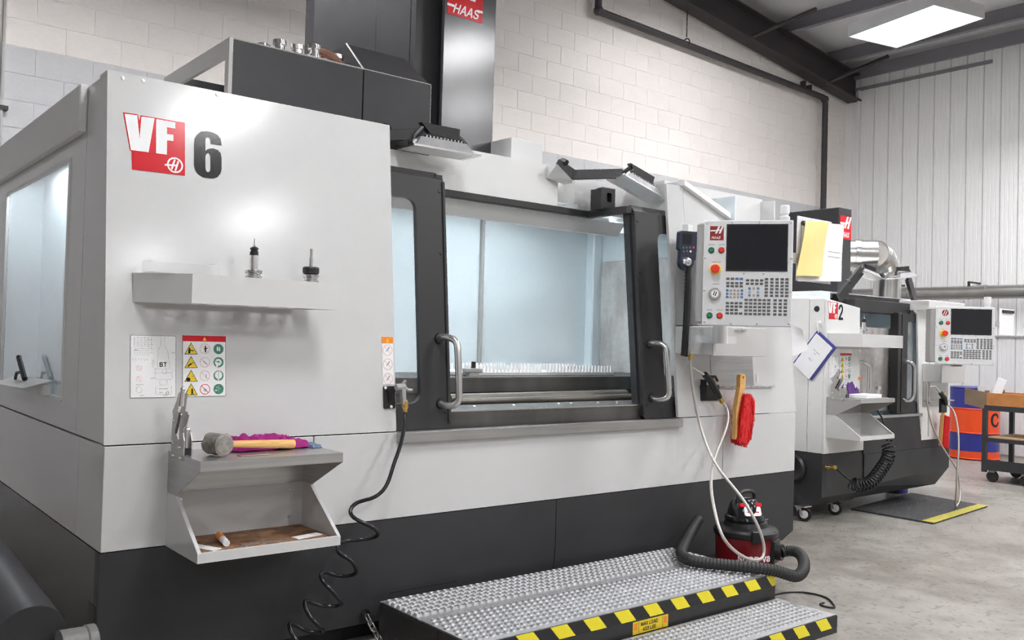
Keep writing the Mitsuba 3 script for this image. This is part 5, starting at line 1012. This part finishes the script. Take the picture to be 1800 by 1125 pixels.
cp = spline([(5.93, .25, .62), (5.90, .22, .50), (5.80, .22, .42), (5.68, .22, .345), (5.56, .24, .31), (5.48, .28, .33)], .004)
d_ = np.gradient(cp, axis=0); d_ /= np.linalg.norm(d_, axis=1)[:, None]; sd = np.cross(d_, [0, 1.0, 0]); sd /= np.linalg.norm(sd, axis=1)[:, None]; ns = np.cross(d_, sd)
ph = np.linspace(0, 2*math.pi*20*(len(cp)/len(cp)), len(cp)); k_ = 8
tt_ = np.linspace(0, len(cp)-1, len(cp)*k_); I = lambda A: np.stack([np.interp(tt_, np.arange(len(cp)), A[:, i]) for i in range(3)], 1)
phh = np.linspace(0, 2*math.pi*20, len(tt_)); coil = I(cp)+.046*(np.cos(phh)[:, None]*I(sd)+np.sin(phh)[:, None]*I(ns))
obj('coil', tube(coil, .0065, 6), BLACKG, t, smooth=60)
obj('lead', [tube([(5.935, Y2-.03, .93), (5.93, .33, .86), (5.925, .26, .74), (5.935, .25, .63)], .008, 8, smooth=True), tube([(5.50, .28, .33), (5.42, .33, .40), (5.36, .38, .455), (5.33, .40, .46)], .008, 8, smooth=True)], BLACK, t, smooth=60)
obj('fitting', [lathe([(0, 0), (.016, 0), (.018, .03), (.012, .04), (.012, .07), (.016, .075), (.016, .10), (0, .10)], (5.385, .44, .437), (-.3, -1, .1), 12)], BRASS, t)
# exhaust duct elbow
t = thing('exhaust_duct', 'bright round exhaust duct with an elbow rising behind the smaller machine', 'duct')
yd = 1.15
obj('duct_section', cyl((7.54, yd, 1.70), (7.54, yd, 2.05), .130, 28), DUCT, t)
obj('joint_ring', cyl((7.54, yd, 2.04), (7.54, yd, 2.075), .138, 28), DUCT, t)
el = [(7.54-.22*(1-math.cos(a)), yd, 2.06+.22*math.sin(a)) for a in np.linspace(0, math.pi/2, 5)]
for i in range(4): obj('elbow_gore', tube([el[i], el[i+1]], .132, 28), DUCT, t, smooth=20)
obj('duct_section', cyl(el[-1], (6.3, yd+1.15, 2.27), .130, 28), DUCT, t)
obj('joint_ring', cyl((7.22, yd+.113, 2.278), (7.185, yd+.152, 2.278), .139, 28), DUCT, t)
obj('duct_stub', [cyl((7.54, yd, 1.55), (7.54, yd, 1.70), .10, 20), box(7.3, 7.8, 1.0, 1.4, 1.5, 1.60)], DARKM, t)
# things hung on the side of the smaller machine
t = thing('blue_folder', 'blue-edged folder with a white sheet hanging tilted from a hook on the smaller machine', 'folder')
e1 = np.array([0, -.71, -.60]); fr_ = lambda m: frame(m, (X0-.012, .505, 1.48), (0, -.72, -.55), (0, .55, -.72) if False else (0, -.55, .72))
fo = (X0-.010, .512, 1.478)
fq = lambda m: frame(m, fo, (0, -.735, -.585), (0, -.585, .735))
obj('cover', fq(ext(rrect(-.012, .20, -.33, .005, .004), 'xy', -.006, .004)), BLUEV, t, smooth=False)
obj('sheet', fq(ext(sg.box(.0, -.335, .180, -.018), 'xy', .004, .010)), PAPER, t, smooth=False)
obj('printed_line', fq(cat_([ext(sg.box(.06, -.13, .13, -.126), 'xy', .0100, .0104), ext(sg.box(.08, -.15, .11, -.146), 'xy', .01, .0104), frame(text('VF2', .014, depth=.0004), (.07, -.215, .010), (1, 0, 0), (0, 1, 0))])), GREYINK, t, smooth=False)
obj('hook', [tube([(X0, .507, 1.545), (X0-.03, .507, 1.545), (X0-.03, .507, 1.50), (X0-.012, .507, 1.47)], .006, 8), lathe([(0, .02), (.015, .02), (.017, 0)], (X0, .507, 1.545), (-1, 0, 0), 12)], WVINYL, t)
obj('curled_sheet', [sheet_([(4.31, .05, 1.50), (4.335, -.01, 1.47), (4.47, .02, 1.345), (4.31, .05, 1.285)], .01)], PAPER, None, 'white curled sheet sticking out past the right edge of the large machine', 'paper', smooth=True)
# ---------------------------------------------------------------- floor things
t = thing('floor_mat', 'black ribbed floor mat with a yellow front edge before the smaller machine', 'mat')
MT = [(6.12, -.04), (7.34, .08), (7.42, .80), (6.12, .66)]
obj('mat', ext(MT, 'xy', 0.001, .014), MATM, t, smooth=False)
obj('yellow_edge', ext([(6.125, -.045), (7.345, .075), (7.355, .165), (6.125, .055)], 'xy', .0142, .0155), MATY, t, smooth=False)
dc = (10.98, 1.82)
t = thing('steel_drum', 'blue and orange steel drum standing by the white sheeted wall behind the cart', 'drum')
def band(z0, z1, m, nm='band'): obj(nm, lathe([(0, z0), (.292, z0), (.292, z1), (0, z1)], (*dc, 0), n=40), m, t)
band(.0, .012, BLACK, 'bottom_rim'); band(.012, .11, DRUMO); band(.11, .34, DRUMB); band(.34, .64, DRUMO); band(.64, .905, DRUMB)
for z in (.34, .64, .90, .02): obj('hoop', trimesh.creation.torus(.293, .009, 40, 8).apply_translation((*dc, z)), DRUMB if z > .7 else DRUMO, t)
obj('lid', lathe([(0, .893), (.285, .893), (.285, .90), (0, .90)], (*dc, 0), n=40), DRUMB, t)
obj('lettering', round_text('C', .16, dc, .2935, -.52, .43), INK, t, smooth=False)
t = thing('steel_drum', 'dark drum half hidden behind the cart, right of the blue and orange one', 'drum') if False else None
# cart
t = thing('shop_cart', 'dark steel cart on casters at the right edge with boxes on its shelves', 'cart')
cx0, cx1, cy0, cy1 = 8.95, 9.65, -.45, .84
for x in (cx0, cx1-.045):
    for y in (cy0, cy1-.045): obj('leg', box(x, x+.045, y, y+.045, .10, .80, .002), DARK, t)
obj('top_tray', [box(cx0, cx1, cy0, cy1, .745, .755), box(cx0, cx1, cy1-.01, cy1, .745, .80), box(cx0, cx0+.008, cy0, cy1, .745, .80), box(cx1-.008, cx1, cy0, cy1, .745, .80)], DARK, t, smooth=False)
obj('shelf', [box(cx0, cx1, cy0, cy1, .42, .43), box(cx0, cx0+.008, cy0, cy1, .42, .462)], DARK, t, smooth=False)
obj('shelf', [box(cx0, cx1, cy0, cy1, .125, .135), box(cx0, cx0+.008, cy0, cy1, .125, .235)], DARK, t, smooth=False)
for x in (cx0+.06, cx1-.06):
    for y in (cy1-.09, cy0+.09, .42):
        c = obj('caster', [box(x-.03, x+.03, y-.03, y+.03, .10, .125)], GREYM, t, smooth=False); obj('wheel', lathe([(.0, -.02), (.05, -.02), (.058, -.012), (.058, .012), (.05, .02), (0, .02)], (x, y, .058), (1, 0, 0), 20), RUBBER, c)
t = thing('wooden_box', 'open orange-brown wooden box on top of the dark cart', 'box')
wb_ = sg.Polygon([(9.00, .93), (9.00, .42), (9.40, .42), (9.40, .93)])
obj('front_board', box(8.955, 8.975, .42, .80, .756, .93, .003), CRATE, t); obj('end_board', box(8.955, 9.40, .80, .82, .756, .955, .003), CRATED, t)
obj('back_board', box(9.385, 9.40, .42, .80, .756, .93, .003), CRATE, t); obj('bottom', box(8.975, 9.385, .42, .80, .756, .766), CRATE, t); obj('end_board', box(8.975, 9.385, .42, .435, .756, .90, .003), CRATE, t)
obj('flap', [hull([(8.958, .79, .93), (8.978, .79, .93), (8.958, .79, .756), (8.978, .79, .756), (8.90, 1.0, .97), (8.92, 1.0, .97), (8.90, 1.0, .80), (8.92, 1.0, .80)])], CRATED, t, smooth=False)
obj('paper_strip', [rot(box(-.006, .006, -.045, .045, 0, .30), 20, (1, 0, 0)).apply_translation((9.0, .76, .80))], PAPER, None, 'white strip of card standing in the wooden box on the cart', 'card', smooth=False)
obj('grey_card', box(9.02, 9.03, .70, .92, .80, .99), PANELFACE, None, 'grey card standing upright behind the wooden box on the cart', 'card', smooth=False)
obj('parts_tray', [box(9.02, 9.36, .05, .40, .757, .81, .004), box(9.04, 9.34, .07, .38, .81, .83)], CRATE, None, 'shallow wooden tray of parts next to the wooden box on the cart', 'tray')
rs = np.random.RandomState(8)
for i in range(8): obj('small_part', box(9.05+.07*(i % 4), 9.09+.07*(i % 4), .10+.13*(i//4), .18+.13*(i//4), .831, .85+.02*rs.rand(), .003), SATIN if i % 2 else GREYM, None, 'small metal part in the shallow wooden tray on the cart', 'metal part', 'metal parts in the wooden tray')
obj('plywood_board', box(8.965, 9.6, -.40, .78, .432, .475), CARDB, None, 'light brown board lying on the middle shelf of the cart', 'board', smooth=False)
obj('cardboard_box', box(9.10, 9.5, -.1, .35, .136, .36, .004), CARDB, None, 'brown cardboard box on the lower shelf of the cart', 'box')
obj('black_case', box(9.05, 9.5, .12, .38, .477, .70, .01), BLACK, None, 'black case on the middle shelf of the cart', 'case')
# bottom left: chute tube of the chip conveyor
t = thing('chip_chute', 'thick dark chute tube slanting down at the lower left beside the large machine', 'chute')
A = np.array([-.17, 1.1, .52]); B = np.array([-.17, -.36, .345]); 
A, B = np.array([-.42, 1.30, .66]), np.array([-.285, -.33, .375])
obj('tube', cyl(A, B, .108, 32), DARK, t)
obj('nozzle', lathe([(0, 0), (.054, 0), (.054, .075), (.058, .08), (.058, .105), (.048, .11), (.048, .08), (0, .08)], B+np.array([.075, -.04, -.03]), (1, .05, -.02), 28), DULLG, t)
obj('stand', [box(-.44, -.28, .1, .18, 0, .40, .004)], DARK, t)
m1('side_vent', box(-.006, .0, -.0+.03, .14, .22, .40, .002) if False else box(-.0015, .001, .03, .12, .14, .34), BLACK)

rs = np.random.RandomState(12); ch = []
for i in range(150):
    x, y, z = (6.2+1.1*rs.rand(), .05+.5*rs.rand(), .0145) if i < 60 else (5.2+1.6*rs.rand(), -.45+.75*rs.rand(), .0)
    if 6.08 < x < 7.45 and i >= 60 and y > -.08: continue
    a = rs.rand()*6.28; w = .004+.005*rs.rand(); d = np.array([math.cos(a), math.sin(a), 0])*w; n_ = np.array([-d[1], d[0], 0])*.4
    ch.append(hull([np.array([x, y, z])+q+[0, 0, h_] for q in (d, -d, n_, -n_) for h_ in (.0003, .002)]))
obj('metal_chips', cat_(ch), SATIN, None, 'small bright metal chips scattered on the floor and mat by the smaller machine', 'metal chips', kind='stuff', smooth=False)
